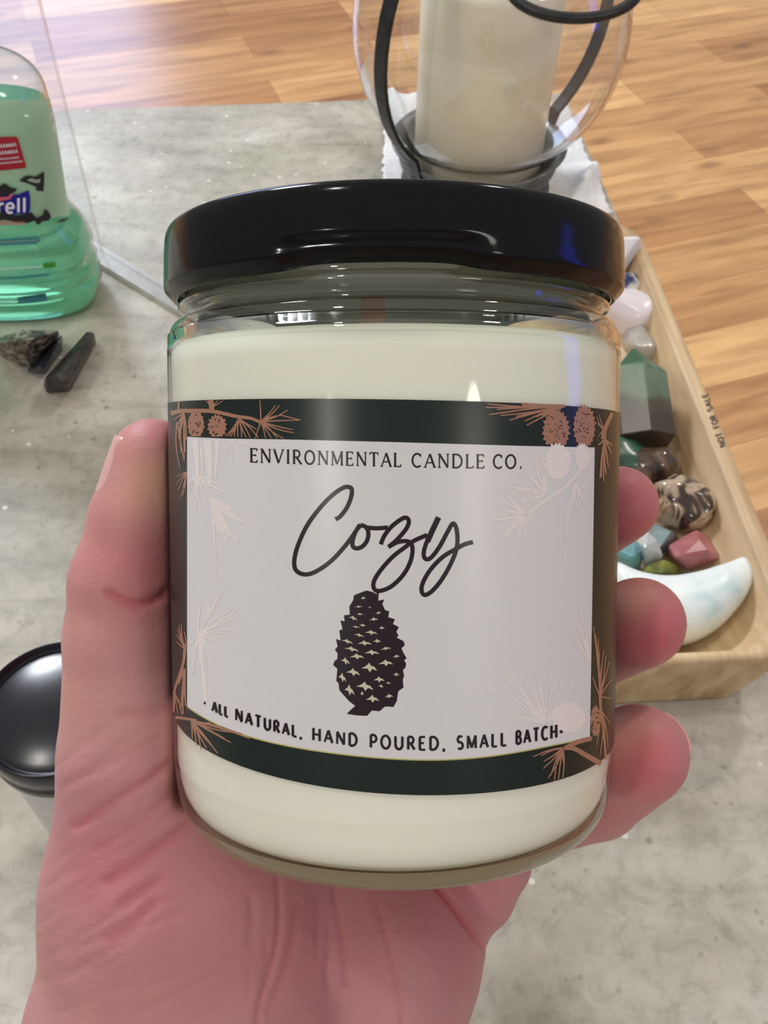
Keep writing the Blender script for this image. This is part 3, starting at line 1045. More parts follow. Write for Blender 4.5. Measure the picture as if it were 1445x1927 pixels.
# ------------------------------------------------------------------ the hand
def hand():
    CM = 0.01
    ux = np.array(CR); uy = np.array(CU); uz = np.array(CF)

    def C(px, py, z):
        return np.array([(px - IW / 2) / FPX * z, (IH / 2 - py) / FPX * z, z])
    vox = 0.08
    lo = np.array([-8.2, -15.0, 13.0]); hi = np.array([6.6, 2.6, 24.6])
    n = np.ceil((hi - lo) / vox).astype(int)
    gx, gy, gz = (lo[i] + vox * np.arange(n[i]) for i in range(3))
    D = np.full(n, 9.0, np.float32)

    def cone_sdf(Pg, a, b, ra, rb):
        ab = b - a
        L2 = ab @ ab
        t = np.clip(((Pg[0] - a[0]) * ab[0] + (Pg[1] - a[1]) * ab[1] + (Pg[2] - a[2]) * ab[2]) / L2, 0, 1)
        d = np.sqrt((Pg[0] - a[0] - t * ab[0]) ** 2 + (Pg[1] - a[1] - t * ab[1]) ** 2 + (Pg[2] - a[2] - t * ab[2]) ** 2)
        return d - (ra + (rb - ra) * t)

    def add(field, a, b, ra, rb, k):
        m = max(ra, rb) + k + 0.6
        i0 = np.maximum(((np.minimum(a, b) - m - lo) / vox).astype(int), 0)
        i1 = np.minimum(((np.maximum(a, b) + m - lo) / vox).astype(int) + 2, n)
        if (i1 <= i0).any():
            return
        sl = tuple(slice(i0[i], i1[i]) for i in range(3))
        Pg = (gx[sl[0]][:, None, None], gy[sl[1]][None, :, None], gz[sl[2]][None, None, :])
        d = cone_sdf(Pg, a, b, ra, rb)
        f = field[sl]
        h = np.clip(0.5 + 0.5 * (f - d) / k, 0, 1)
        field[sl] = f * (1 - h) + d * h - k * h * (1 - h)

    def chain(pts, k, field):
        for (p, q) in zip(pts[:-1], pts[1:]):
            add(field, C(*p[:3]), C(*q[:3]), p[3], q[3], k)

    thumb = [(345, 1760, 18.1, 2.30), (268, 1420, 17.2, 1.50), (246, 1200, 16.8, 1.16), (243, 1095, 16.6, 1.03), (262, 980, 16.5, 0.86), (288, 868, 16.45, 0.76)]
    index = [(450, 1300, 19.9, 1.35), (760, 1125, 21.4, 0.98), (1070, 1010, 20.2, 0.86), (1165, 950, 18.2, 0.76)]
    middle = [(570, 1420, 20.8, 1.35), (850, 1300, 21.7, 1.02), (1110, 1215, 20.0, 0.94), (1203, 1172, 17.8, 0.87)]
    ring = [(705, 1560, 20.9, 1.30), (930, 1550, 21.6, 1.02), (1120, 1490, 19.9, 0.98), (1200, 1420, 17.7, 0.95)]
    pinky = [(790, 1700, 20.4, 1.30), (890, 1672, 20.4, 0.93), (928, 1622, 20.2, 0.80), (905, 1560, 19.4, 0.72)]
    wr_a, wr_b = (410, 1960, 18.4, 2.70), (640, 1960, 19.2, 1.92)
    fa, fb = (400, 2500, 18.6, 2.7), (560, 2500, 19.4, 2.3)
    palm = np.full(n, 9.0, np.float32)
    for a, b in ((wr_a, fa), ((300, 1960, 18.5, 2.5), (250, 2500, 18.6, 2.5)), ((300, 1960, 18.5, 2.5), (345, 1680, 18.2, 2.42)), (wr_b, fb), (wr_a, wr_b), (wr_a, (345, 1680, 18.2, 2.42)), ((345, 1680, 18.2, 2.42), (300, 1500, 17.7, 1.75)),
                 (wr_a, (450, 1300, 19.9, 1.35)), (wr_a, (570, 1420, 20.8, 1.4)), (wr_b, (570, 1420, 20.8, 1.4)), (wr_b, (705, 1560, 20.9, 1.35)),
                 (wr_b, (702, 1790, 19.6, 2.10)), ((702, 1790, 19.6, 2.10), (790, 1700, 20.4, 1.4)), ((702, 1790, 19.6, 2.1), (705, 1560, 20.9, 1.4)),
                 ((450, 1300, 19.9, 1.3), (570, 1420, 20.8, 1.35)), ((570, 1420, 20.8, 1.35), (705, 1560, 20.9, 1.3)), ((705, 1560, 20.9, 1.3), (790, 1700, 20.4, 1.3)),
                 ((330, 1650, 18.2, 2.2), (560, 1560, 20.2, 1.5)), ((520, 1760, 19.3, 2.1), (640, 1640, 20.2, 1.7))):
        add(palm, C(*a[:3]), C(*b[:3]), a[3], b[3], 0.7)
    D = palm
    for ch, k in ((thumb, 0.45), (index, 0.30), (middle, 0.30), (ring, 0.30), (pinky, 0.22)):
        f = np.full(n, 9.0, np.float32)
        chain(ch, 0.15, f)
        h = np.clip(0.5 + 0.5 * (D - f) / k, 0, 1)
        D = D * (1 - h) + f * h - k * h * (1 - h)
    # the jar presses into the flesh
    a = np.array([0, math.cos(TILT), -math.sin(TILT)])
    A0 = np.array([0.0427 * RJ * 100, 0, DJ * 100])
    X, Y, Z = gx[:, None, None], gy[None, :, None], gz[None, None, :]
    hh = (X - A0[0]) * a[0] + (Y - A0[1]) * a[1] + (Z - A0[2]) * a[2]
    rr = np.sqrt(np.maximum((X - A0[0]) ** 2 + (Y - A0[1]) ** 2 + (Z - A0[2]) ** 2 - hh ** 2, 0))
    R100 = RJ * 100
    dr, dh = rr - (R100 * 1.004), (HB * R100 - hh)
    rc = 0.35                                           # rounded heel
    q1, q2 = dr + rc, dh + rc
    jd = np.minimum(np.maximum(q1, q2), 0) + np.sqrt(np.maximum(q1, 0) ** 2 + np.maximum(q2, 0) ** 2) - rc - 0.03
    kk = 0.10
    nj = -jd
    h = np.clip(0.5 - 0.5 * (D - nj) / kk, 0, 1)
    D = (D * (1 - h) + nj * h + kk * h * (1 - h)).astype(np.float32)

    # surface nets
    ins = D < 0
    c8 = np.zeros(tuple(n - 1), np.int8)
    for i in (0, 1):
        for j in (0, 1):
            for k in (0, 1):
                c8 += ins[i:n[0] - 1 + i, j:n[1] - 1 + j, k:n[2] - 1 + k]
    act = (c8 > 0) & (c8 < 8)
    idx = -np.ones(tuple(n - 1), np.int64)
    cells = np.argwhere(act)
    idx[act] = np.arange(len(cells))
    acc = np.zeros((len(cells), 3)); cnt = np.zeros(len(cells))
    corners = [(i, j, k) for i in (0, 1) for j in (0, 1) for k in (0, 1)]
    vals = {c: D[cells[:, 0] + c[0], cells[:, 1] + c[1], cells[:, 2] + c[2]] for c in corners}
    for c in corners:
        for ax in range(3):
            if c[ax] == 0:
                d = list(c); d[ax] = 1; d = tuple(d)
                v0, v1 = vals[c], vals[d]
                m = (v0 < 0) != (v1 < 0)
                t = np.where(m, v0 / np.where(m, v0 - v1, 1), 0)
                p = np.tile(np.array(c, float), (len(cells), 1))
                p[:, ax] += t
                acc += p * m[:, None]
                cnt += m
    verts = lo + vox * (cells + acc / cnt[:, None])
    faces = []
    for ax in range(3):
        b, c = (ax + 1) % 3, (ax + 2) % 3
        sl0 = [slice(None)] * 3; sl1 = [slice(None)] * 3
        sl0[ax] = slice(0, -1); sl1[ax] = slice(1, None)
        ch = ins[tuple(sl0)] != ins[tuple(sl1)]
        e = np.argwhere(ch)
        e = e[(e[:, b] > 0) & (e[:, c] > 0) & (e[:, b] < n[b] - 1) & (e[:, c] < n[c] - 1)]
        s = ins[e[:, 0], e[:, 1], e[:, 2]]
        q = []
        for (ob, oc) in ((1, 1), (0, 1), (0, 0), (1, 0)):
            g = e.copy()
            g[:, b] -= ob; g[:, c] -= oc
            q.append(idx[g[:, 0], g[:, 1], g[:, 2]])
        q = np.stack(q, 1)
        q[~s] = q[~s][:, ::-1]
        faces.append(q[(q >= 0).all(1)])
    faces = np.concatenate(faces)
    # relax
    ed = np.concatenate([faces[:, [0, 1]], faces[:, [1, 2]], faces[:, [2, 3]], faces[:, [3, 0]]])
    deg = np.bincount(ed.ravel(), minlength=len(verts)).astype(float)
    for it in range(6):
        s = np.zeros_like(verts)
        np.add.at(s, ed[:, 0], verts[ed[:, 1]])
        np.add.at(s, ed[:, 1], verts[ed[:, 0]])
        av = s / np.maximum(deg, 1)[:, None]
        verts += (0.5 if it % 2 == 0 else -0.35) * (av - verts)
    # normals
    nrm = np.zeros_like(verts)
    fn = np.cross(verts[faces[:, 2]] - verts[faces[:, 0]], verts[faces[:, 3]] - verts[faces[:, 1]])
    for i in range(4):
        np.add.at(nrm, faces[:, i], fn)
    nrm /= np.maximum(np.linalg.norm(nrm, axis=1), 1e-9)[:, None]
    # creases: shallow grooves along the folds of the palm and thumb
    pxy = np.stack([IW / 2 + FPX * verts[:, 0] / verts[:, 2], IH / 2 - FPX * verts[:, 1] / verts[:, 2]], 1)
    front = np.clip(-nrm[:, 2] * 2.0, 0, 1)

    def groove(pts, width, depth):
        pts = np.array(smooth_line([tuple(map(float, p)) for p in pts], 5))
        dmin = np.full(len(verts), 1e9)
        for a_, b_ in zip(pts[:-1], pts[1:]):
            ab = b_ - a_
            t = np.clip(((pxy - a_) @ ab) / max(ab @ ab, 1e-9), 0, 1)
            dd = np.linalg.norm(pxy - a_ - t[:, None] * ab, axis=1)
            dmin = np.minimum(dmin, dd)
        return depth * np.exp(-(dmin / width) ** 2)
    disp = np.zeros(len(verts))
    fold = np.zeros(len(verts))
    for pts, w, d in (([(205, 1118), (250, 1138), (290, 1132), (325, 1108)], 8, 0.10), ([(230, 1345), (290, 1340), (330, 1325)], 9, 0.05),
                      ([(140, 1555), (200, 1520), (270, 1475), (330, 1430)], 8, 0.07), ([(200, 1660), (260, 1625), (330, 1575), (370, 1545)], 10, 0.06),
                      ([(180, 1600), (250, 1560), (320, 1500)], 8, 0.03), ([(120, 1480), (200, 1440), (300, 1390)], 8, 0.03),
                      ([(522, 1650), (526, 1740), (512, 1820), (492, 1880), (478, 1960)], 5.5, 0.045), ([(622, 1640), (636, 1720), (648, 1800), (652, 1850)], 5.5, 0.045),
                      ([(690, 1640), (716, 1730), (742, 1830), (760, 1960)], 5.5, 0.045), ([(808, 1650), (845, 1692), (880, 1740), (912, 1785)], 6.5, 0.12),
                      ([(560, 1700), (545, 1800), (505, 1900)], 9, 0.03), ([(205, 1770), (250, 1740), (290, 1700)], 12, 0.05), ([(230, 1700), (300, 1655)], 9, 0.04)):
        g_ = groove(pts, w, d)
        disp += g_
        fold += g_ / 0.10
    rw = random.Random(11)
    for _ in range(46):
        x_, y_ = rw.uniform(110, 360), rw.uniform(1400, 1880)
        l_ = rw.uniform(25, 70)
        sl_ = -0.62 + rw.uniform(-.15, .15) + (y_ - 1600) * 0.0004
        disp += groove([(x_ - l_, y_ - sl_ * l_), (x_, y_ + rw.uniform(-3, 3)), (x_ + l_, y_ + sl_ * l_)], rw.uniform(4, 7), rw.uniform(.008, .022))
    for _ in range(16):
        x_, y_ = rw.uniform(420, 800), rw.uniform(1700, 1900)
        l_ = rw.uniform(25, 60)
        disp += groove([(x_ - l_ * .1, y_ - l_), (x_, y_), (x_ - l_ * .15, y_ + l_)], rw.uniform(4, 7), rw.uniform(.008, .02))
    verts -= nrm * (disp * front)[:, None]

    # flush: reddish pads and paler pressed skin, the skin's own colour
    def blob(px, py, z, r):
        return np.exp(-(np.linalg.norm(verts - C(px, py, z), axis=1) / r) ** 2)
    red = 0.75 * blob(1170, 960, 17.4, 1.2) + 1.0 * blob(1225, 1185, 16.9, 0.85) + 0.95 * blob(1210, 1420, 16.7, 0.8) + 0.4 * blob(1180, 1530, 18.0, 1.2) + 0.45 * blob(290, 1060, 15.6, 1.1) + 0.4 * blob(285, 800, 15.9, 0.6) \
        + 0.3 * blob(850, 1700, 18.9, 1.6) + 0.25 * blob(430, 1700, 16.6, 2.0) + 0.3 * blob(200, 1620, 16.0, 1.3) + 0.2 * blob(640, 1800, 17.5, 1.5)
    red = red + 0.45 * np.clip(fold, 0, 1.2) * front
    pale = 0.8 * blob(300, 910, 15.8, 0.65) + 0.6 * blob(1175, 1120, 17.2, 0.6) + 0.5 * blob(1165, 1380, 17.2, 0.6) + 0.35 * blob(150, 1300, 16.6, 1.2)
    wv = [CAM + (CR * float(p[0]) + CU * float(p[1]) + CF * float(p[2])) * CM for p in verts]
    loc = Dp(520, 1990, 0.19)
    h = mk('hand', wv, faces.tolist(), M_skin, loc=loc)
    at = h.data.attributes.new('flush', 'FLOAT_COLOR', 'POINT')
    buf = np.stack([np.clip(red, 0, 1), np.clip(pale, 0, 1), np.zeros(len(verts)), np.ones(len(verts))], 1).astype(np.float32)
    at.data.foreach_set('color', buf.ravel())
    sub = h.modifiers.new('subdivision', 'SUBSURF')
    sub.levels = 1
    sub.render_levels = 1
    tag(h, "person's left hand wrapped around the jar candle from behind, thumb up", 'hand')

    # finger nails: thin curved plates seated on the last joint
    def nail(a, b, ra, rb, cdir, half, s0, s1, lift=0.02, lbl=None):
        a, b = C(*a), C(*b)
        ax = b - a
        L = np.linalg.norm(ax); ax /= L
        cd = np.array(cdir, float); cd -= ax * (cd @ ax); cd /= np.linalg.norm(cd)
        sd = np.cross(ax, cd)
        V, Fc = [], []
        ns, na = 14, 13
        for layer in (0, 1):
            for i in range(ns):
                u = i / (ns - 1)
                s = s0 + (s1 - s0) * u
                # rounded base, gently rounded free edge
                wid = half * math.sqrt(max(0.02, 1 - (1 - min(1, u / 0.22)) ** 2)) * (1 - 0.10 * max(0, (u - .8) / .2))
                r = ra + (rb - ra) * min(s, 1.0) + lift - (0.05 if layer else 0) + 0.0
                drop = 0.12 * max(0, s - 0.95)
                for j in range(na):
                    f = -wid + 2 * wid * j / (na - 1)
                    sag = 0.055 * (abs(j / (na - 1) * 2 - 1) ** 4) + 0.05 * (1 - min(1, u / .12))
                    p = a + ax * (s * L) + (cd * math.cos(f) + sd * math.sin(f)) * (r - sag - drop)
                    V.append(CAM + (CR * float(p[0]) + CU * float(p[1]) + CF * float(p[2])) * CM)
        N = ns * na
        for i in range(ns - 1):
            for j in range(na - 1):
                q = (i * na + j, i * na + j + 1, (i + 1) * na + j + 1, (i + 1) * na + j)
                Fc.append(q)
                Fc.append(tuple(N + t for t in q[::-1]))
        bd = [i * na for i in range(ns)] + [(ns - 1) * na + j for j in range(1, na)] + [i * na + na - 1 for i in range(ns - 2, -1, -1)] + [j for j in range(na - 2, 0, -1)]
        for t in range(len(bd)):
            u_, v_ = bd[t], bd[(t + 1) % len(bd)]
            Fc.append((u_, v_, N + v_, N + u_))
        o = fixn(mk('nail', [v - loc for v in V], Fc, M_nail, h))
        o['label'] = lbl or 'short pale pink nail'
    nail((262, 980, 16.5), (288, 868, 16.45), 0.86, 0.76, (-1, .12, -0.20), 0.80, -0.05, 1.28, 0.018, 'short pale pink thumb nail')
    nail((1120, 1490, 19.9), (1200, 1420, 17.7), 0.98, 0.95, (1, .62, -0.12), 0.60, 0.60, 1.14, 0.012, 'ring finger nail seen edge on')
    return h


def skin_material():
    m, n, l, b = mat_new('skin')
    at = n.new('ShaderNodeAttribute')
    at.attribute_name = 'flush'
    sp = n.new('ShaderNodeSeparateColor')
    l.new(at.outputs['Color'], sp.inputs[0])
    geo = n.new('ShaderNodeNewGeometry')
    nz = n.new('ShaderNodeTexNoise')
    nz.inputs['Scale'].default_value = 55
    nz.inputs['Detail'].default_value = 4
    l.new(geo.outputs['Position'], nz.inputs['Vector'])
    rp = n.new('ShaderNodeValToRGB')
    rp.color_ramp.elements[0].position = 0.3
    rp.color_ramp.elements[0].color = lin(192, 133, 130)
    rp.color_ramp.elements[1].position = 0.72
    rp.color_ramp.elements[1].color = lin(210, 151, 146)
    l.new(nz.outputs['Fac'], rp.inputs[0])
    nb = n.new('ShaderNodeTexNoise')
    nb.inputs['Scale'].default_value = 26
    nb.inputs['Detail'].default_value = 3
    l.new(geo.outputs['Position'], nb.inputs['Vector'])
    rb = n.new('ShaderNodeValToRGB')
    rb.color_ramp.elements[0].position = 0.42
    rb.color_ramp.elements[0].color = (0, 0, 0, 1)
    rb.color_ramp.elements[1].position = 0.68
    rb.color_ramp.elements[1].color = (0.6, 0.6, 0.6, 1)
    l.new(nb.outputs['Fac'], rb.inputs[0])
    mb = n.new('ShaderNodeMixRGB')
    mb.inputs[2].default_value = lin(184, 132, 142)
    l.new(rb.outputs[0], mb.inputs[0])
    l.new(rp.outputs[0], mb.inputs[1])
    m1 = n.new('ShaderNodeMixRGB')
    m1.inputs[2].default_value = lin(194, 88, 100)
    l.new(sp.outputs[0], m1.inputs[0])
    l.new(mb.outputs[0], m1.inputs[1])
    m2 = n.new('ShaderNodeMixRGB')
    m2.inputs[2].default_value = lin(228, 172, 146)
    l.new(sp.outputs[1], m2.inputs[0])
    l.new(m1.outputs[0], m2.inputs[1])
    l.new(m2.outputs[0], b.inputs['Base Color'])
    b.inputs['Roughness'].default_value = 0.5
    b.inputs['Specular IOR Level'].default_value = 0.35
    b.inputs['Subsurface Weight'].default_value = 0.25
    b.inputs['Subsurface Radius'].default_value = (1.0, 0.35, 0.2)
    b.inputs['Subsurface Scale'].default_value = 0.003
    # fine skin lines
    mp = n.new('ShaderNodeMapping')
    mp.inputs['Rotation'].default_value = (0.3, 0.2, 0.6)
    mp.inputs['Scale'].default_value = (1, 2.2, 1)
    l.new(geo.outputs['Position'], mp.inputs[0])
    v = n.new('ShaderNodeTexVoronoi')
    v.feature = 'DISTANCE_TO_EDGE'
    v.inputs['Scale'].default_value = 420
    l.new(mp.outputs[0], v.inputs['Vector'])
    n2 = n.new('ShaderNodeTexNoise')
    n2.inputs['Scale'].default_value = 260
    n2.inputs['Detail'].default_value = 5
    l.new(mp.outputs[0], n2.inputs['Vector'])
    ad = n.new('ShaderNodeMath')
    l.new(v.outputs['Distance'], ad.inputs[0])
    l.new(n2.outputs['Fac'], ad.inputs[1])
    bp = n.new('ShaderNodeBump')
    bp.inputs['Strength'].default_value = 0.13
    bp.inputs['Distance'].default_value = 0.0006
    l.new(ad.outputs[0], bp.inputs['Height'])
    l.new(bp.outputs[0], b.inputs['Normal'])
    return m


M_skin = skin_material()
M_nail = pbr('nail', lin(226, 172, 168), 0.25, spec=0.5, sss=0.2, sscale=0.002)
hand()

# ------------------------------------------------------------------ lantern with pillar candle on a white cloth
M_iron = noisy('black_iron', [lin(24, 24, 26), lin(40, 40, 42)], 200, 0.38, bump=0.1)
M_dish = noisy('dark_iron_dish', [lin(84, 84, 83), lin(118, 118, 116)], 120, 0.40, metal=0.12)
M_globe = thin_glass('lantern_glass', (0.97, 0.97, 0.97, 1), 0.05, 1.5, 2.6)
M_pillar = noisy('ivory_candle', [lin(240, 230, 200), lin(250, 242, 220)], 30, 0.4, sss=0.12, coat=0.1)
M_cloth = noisy('white_cloth', [lin(228, 226, 226), lin(240, 239, 238)], 260, 0.85, bump=0.25, bump_scale=420)

ld = P(901, 268, ZT + 0.026)
lx, ly = ld.x, ld.y
dep = (ld - CAM).dot(CF)
rc_ = 121 * dep / FPX
lan = thing('candle_lantern', (lx, ly, ZT), 'glass globe lantern with black iron dish and straps around an ivory candle', 'lantern')
k = rc_ / 0.037
dish = [(0, .010), (.040 * k, .010), (.043 * k, .004), (.041 * k, 0.004), (.030 * k, .004), (.030 * k, .004), (0, .004)]
dishp = [(0, .006), (.034, .006), (.040, .010), (.0425, .018), (.0445, .026), (.049, .0305), (.0505, .030), (.0475, .024), (.0455, .012), (.043, .005), (.040, .003), (0, .003)]
V, Fc = lathe([(r * k, z * 0.66 + 0.0075) for r, z in dishp], 96)
dmi = [1 if (sum(V[t_][2] for t_ in f_) < 4 * (.0305 * .66 + .0073) and f_[0] >= 96 * 6) else 0 for f_ in Fc]
fixn(mk('dish', V, Fc, [M_dish, M_iron], lan, fmat=dmi))
V, Fc = lathe([(0, .0098), (.030 * k, .0098), (.0415 * k, .0098), (.0425 * k, .0085), (.0425 * k, .0035), (.044 * k, .002), (.030 * k, .002), (0, .002)], 64)
fixn(mk('foot', V, Fc, [M_iron], lan))
RG = 257 * dep * 0.92 / FPX
zc = 0.030 + RG * 0.80


def gz(a):
    return (RG * math.cos(a), zc + RG * math.sin(a) * (1.0 if a < 0 else 1.12))


gp = [gz(math.radians(a)) for a in range(-54, 66, 4)]
gp += [(gp[-1][0] * 1.0, gp[-1][1] + .008), (gp[-1][0] * 1.06, gp[-1][1] + .016)]
V, Fc = lathe(gp, 96)
mk('glass_globe', V, Fc, M_globe, lan)


def strap(az, name):
    pts, prevw = [], []
    d = Vector((math.cos(az), math.sin(az), 0))
    s = Vector((-math.sin(az), math.cos(az), 0))
    line = [(0.047 * k, .008), (RG * .66, .022)] + [(gz(math.radians(a))[0] + .0035, gz(math.radians(a))[1]) for a in range(-48, 62, 6)]
    line += [(line[-1][0] - .004, line[-1][1] + .012)]
    V, Fc = [], []
    for i, (r, z) in enumerate(line):
        p, q = line[max(i - 1, 0)], line[min(i + 1, len(line) - 1)]
        t = Vector((q[0] - p[0], q[1] - p[1])).normalized()
        nn = (t.y, -t.x)
        for sw, th in ((-1, -1), (1, -1), (1, 1), (-1, 1)):
            rr, zz = r + nn[0] * th * .0012, z + nn[1] * th * .0012
            V.append(d * rr + s * (sw * .0042) + Vector((0, 0, zz)))
    m = len(line)
    for i in range(m - 1):
        for j in range(4):
            kx = (j + 1) % 4
            Fc.append((i * 4 + j, i * 4 + kx, (i + 1) * 4 + kx, (i + 1) * 4 + j))
    Fc += [(3, 2, 1, 0), tuple((m - 1) * 4 + j for j in range(4))]
    return bevel(fixn(mk(name, V, Fc, M_iron, lan, smooth=False)), .0006, 2)


strap(math.radians(222), 'strap')
strap(math.radians(29), 'strap')
ztop = gp[-3][1] + 0.012
V, Fc = tube([Vector((math.cos(a) * (gp[-3][0] + .004), math.sin(a) * (gp[-3][0] + .004), ztop)) for a in np.linspace(0, 2 * math.pi, 49)], 0.003, 10)
fixn(mk('neck_ring', V, Fc, M_iron, lan))
# swing handle hanging over the front right
hb = Dp(1080, -27, dep * 0.78) - Vector((lx, ly, ZT))
hp = []
hx, hy = CR, (CU * 0.8 + CF * 0.25).normalized()
for a in np.linspace(math.radians(150), math.radians(390), 41):
    hp.append(hb + hx * (math.cos(a) * 0.0295) + hy * (math.sin(a) * 0.0185))
V, Fc = tube(hp, 0.0025, 12)
fixn(mk('bail_handle', V, Fc, M_iron, lan))

# pillar candle
hc = 0.02
while hc < 0.3:
    p = Vector((lx, ly - rc_, ZT + 0.012 + hc))
    if proj(p)[1] < 4:
        break
    hc += 0.002
pil = thing('pillar_candle', (lx, ly, ZT + 0.0115), 'ivory pillar candle standing in the iron dish of the glass lantern', 'candle')
pp = [(0, 0), (rc_ - .002, 0), (rc_, .002), (rc_ * 1.0, hc - .004), (rc_ - .002, hc), (rc_ - .007, hc - .001), (rc_ - .012, hc - .006), (0, hc - .009)]
V, Fc = lathe(pp, 96)
fixn(mk('wax_body', V, Fc, M_pillar, pil))
V, Fc = tube([(0, 0, hc - .010), (0.0006, 0, hc - .004), (0.002, 0.0005, hc + .003)], .0009, 8)
mk('wick', V, Fc, pbr('burnt_wick', lin(40, 32, 28), .9), pil)

# cloth under the lantern
q = [P(726, 181), P(1068, 200), P(1150, 412), P(716, 430)]
V, Fc = [], []
N = 70
for layer in (0, 1):
    for i in range(N + 1):
        for j in range(N + 1):
            u, v = j / N, i / N
            p = (q[0] * (1 - u) + q[1] * u) * (1 - v) + (q[3] * (1 - u) + q[2] * u) * v
            edge = min(u, 1 - u, v, 1 - v)
            w = noise.noise(Vector((p.x * 22, p.y * 22, 1.3))) + 0.6 * noise.noise(Vector((p.x * 55, p.y * 40, 4.1)))
            fold = math.exp(-((u * 0.75 + v * 0.5 - 1.08) / 0.035) ** 2) * 0.006 + math.exp(-((u - 0.2 * v - 0.04) / 0.03) ** 2) * 0.004
            dcen = math.hypot(p.x - lx, p.y - ly)
            keep = max(0.0, min(1.0, (dcen - 0.045) / 0.02))
            z = 0.0012 + keep * (max(0, w) * 0.005 + fold)
            jag = 0.0018 * noise.noise(Vector((u * 30, v * 30, 7.7))) * (1 if edge < 0.01 else 0)
            V.append(Vector((p.x + jag, p.y + jag, ZT + (z if layer == 0 else z - 0.0009))))
M1 = (N + 1) ** 2
for i in range(N):
    for j in range(N):
        a = i * (N + 1) + j
        f = (a, a + N + 1, a + N + 2, a + 1)
        Fc += [f, tuple(M1 + t for t in f[::-1])]
edge = [j for j in range(N)] + [i * (N + 1) + N for i in range(N)] + [N * (N + 1) + j for j in range(N, 0, -1)] + [i * (N + 1) for i in range(N, 0, -1)]
for t in range(len(edge)):
    a, b = edge[t], edge[(t + 1) % len(edge)]
    Fc.append((a, b, M1 + b, M1 + a))
cl = fixn(mk('cloth', V, Fc, M_cloth, loc=(lx, ly, ZT)))
tag(cl, 'white crumpled cloth napkin under the glass globe lantern', 'cloth')

# ------------------------------------------------------------------ hand sanitizer bottle
M_gel = None


def gel_material():
    m, n, l, b = mat_new('green_gel')
    b.inputs['Base Color'].default_value = lin(140, 226, 184)
    b.inputs['Roughness'].default_value = 0.06
    b.inputs['Transmission Weight'].default_value = 0.55
    b.inputs['IOR'].default_value = 1.36
    return m


M_gel = gel_material()
M_plastic = thin_glass('clear_plastic', (0.95, 0.97, 0.97, 1), 0.10, 1.45, 2.4)
M_capw = pbr('cap_plastic', lin(205, 212, 216), 0.35)
bc = P(2, 540)
BA, BB, BN = 0.0545, 0.0265, 3.0
yb_front = 0
bdir = (P(60, 540) - P(2, 540)).normalized()
bx = Vector((bdir.x, bdir.y, 0)).normalized()
by = Vector((-bx.y, bx.x, 0))
bc = bc - by * 0.0065
bot = thing('sanitizer_bottle', (bc.x, bc.y, ZT), 'clear bottle of green hand sanitizer gel cut off by the left edge', 'bottle', (0, 0, math.atan2(bx.y, bx.x)))


def oval(a, b, n, z, seg=72):
    r = []
    for i in range(seg):
        t = 2 * math.pi * i / seg
        c, s = math.cos(t), math.sin(t)
        r.append((a * math.copysign(abs(c) ** (2 / n), c), b * math.copysign(abs(s) ** (2 / n), s), z))
    return r


def loft(rings, cap0=True, cap1=True):
    V, Fc = [], []
    n = len(rings[0])
    for r in rings:
        V += r
    for i in range(len(rings) - 1):
        for j in range(n):
            kx = (j + 1) % n
            Fc.append((i * n + j, i * n + kx, (i + 1) * n + kx, (i + 1) * n + j))
    if cap0:
        Fc.append(tuple(range(n))[::-1])
    if cap1:
        Fc.append(tuple((len(rings) - 1) * n + j for j in range(n)))
    return V, Fc


BPROF = [(0.0, .90, .88), (.003, .965, .955), (.008, .995, .99), (.013, 1.0, 1.0), (.0165, .968, .958), (.020, 1.0, 1.0), (.0245, .968, .958), (.029, 1.0, 1.0), (.034, .985, .98), (.040, .955, .955), (.046, .89, .90), (.050, .868, .88), (.056, .868, .88),
         (.070, .895, .90), (.090, .925, .92), (.103, .93, .92), (.110, .91, .90), (.116, .84, .84), (.120, .72, .74), (.1225, .56, .60), (.124, .36, .50)]
bp_s = smooth_profile([(z, a) for z, a, b in BPROF], 3)
bp_b = smooth_profile([(z, b) for z, a, b in BPROF], 3)
HT = 1.0
rings = [oval(BA * a[1], BB * b[1], BN - 0.6 * max(0, (a[0] - .11) / .02), a[0] * HT) for a, b in zip(bp_s, bp_b)]
V, Fc = loft(rings)
fixn(mk('bottle_shell', V, Fc, M_plastic, bot))
fill = [(z, a, b) for z, a, b in [(a[0], a[1], b[1]) for a, b in zip(bp_s, bp_b)] if z < 0.103]
rings = [oval((BA * a - .0012), (BB * b - .0012), BN, max(z * HT, .0015)) for z, a, b in fill]
V, Fc = loft(rings)
fixn(mk('gel', V, Fc, M_gel, bot))
V, Fc = lathe([(0, .1242), (.015, .1242), (.015, .142), (.0135, .145), (0, .145)], 48)
fixn(mk('cap', V, Fc, M_capw, bot))


def on_bottle(off):
    inv = Matrix.Rotation(-math.atan2(bx.y, bx.x), 3, 'Z')
    o = inv @ (CAM - bot.location)

    def f(px, py):
        d = inv @ ray(px, py).normalized()
        t0, t1 = 0.1, 0.9

        def val(t):
            p = o + d * t
            a = np.interp(p.z / HT, [b_[0] for b_ in BPROF], [b_[1] for b_ in BPROF])
            b = np.interp(p.z / HT, [b_[0] for b_ in BPROF], [b_[2] for b_ in BPROF])
            return (abs(p.x) / (BA * a + off)) ** BN + (abs(p.y) / (BB * b + off)) ** BN - 1
        t = t0
        while val(t) > 0 and t < t1:
            t += 0.004
        if t >= t1:
            ts = np.linspace(0.3, 0.7, 161)
            t = float(ts[int(np.argmin([val(q_) for q_ in ts]))])
            p = o + d * t
            g = (val(t) + 1) ** (1 / BN)
            return Vector((p.x / g, p.y / g, p.z))
        lo_, hi_ = t - 0.004, t
        for _ in range(20):
            m = (lo_ + hi_) / 2
            if val(m) > 0:
                lo_ = m
            else:
                hi_ = m
        return o + d * hi_
    return f


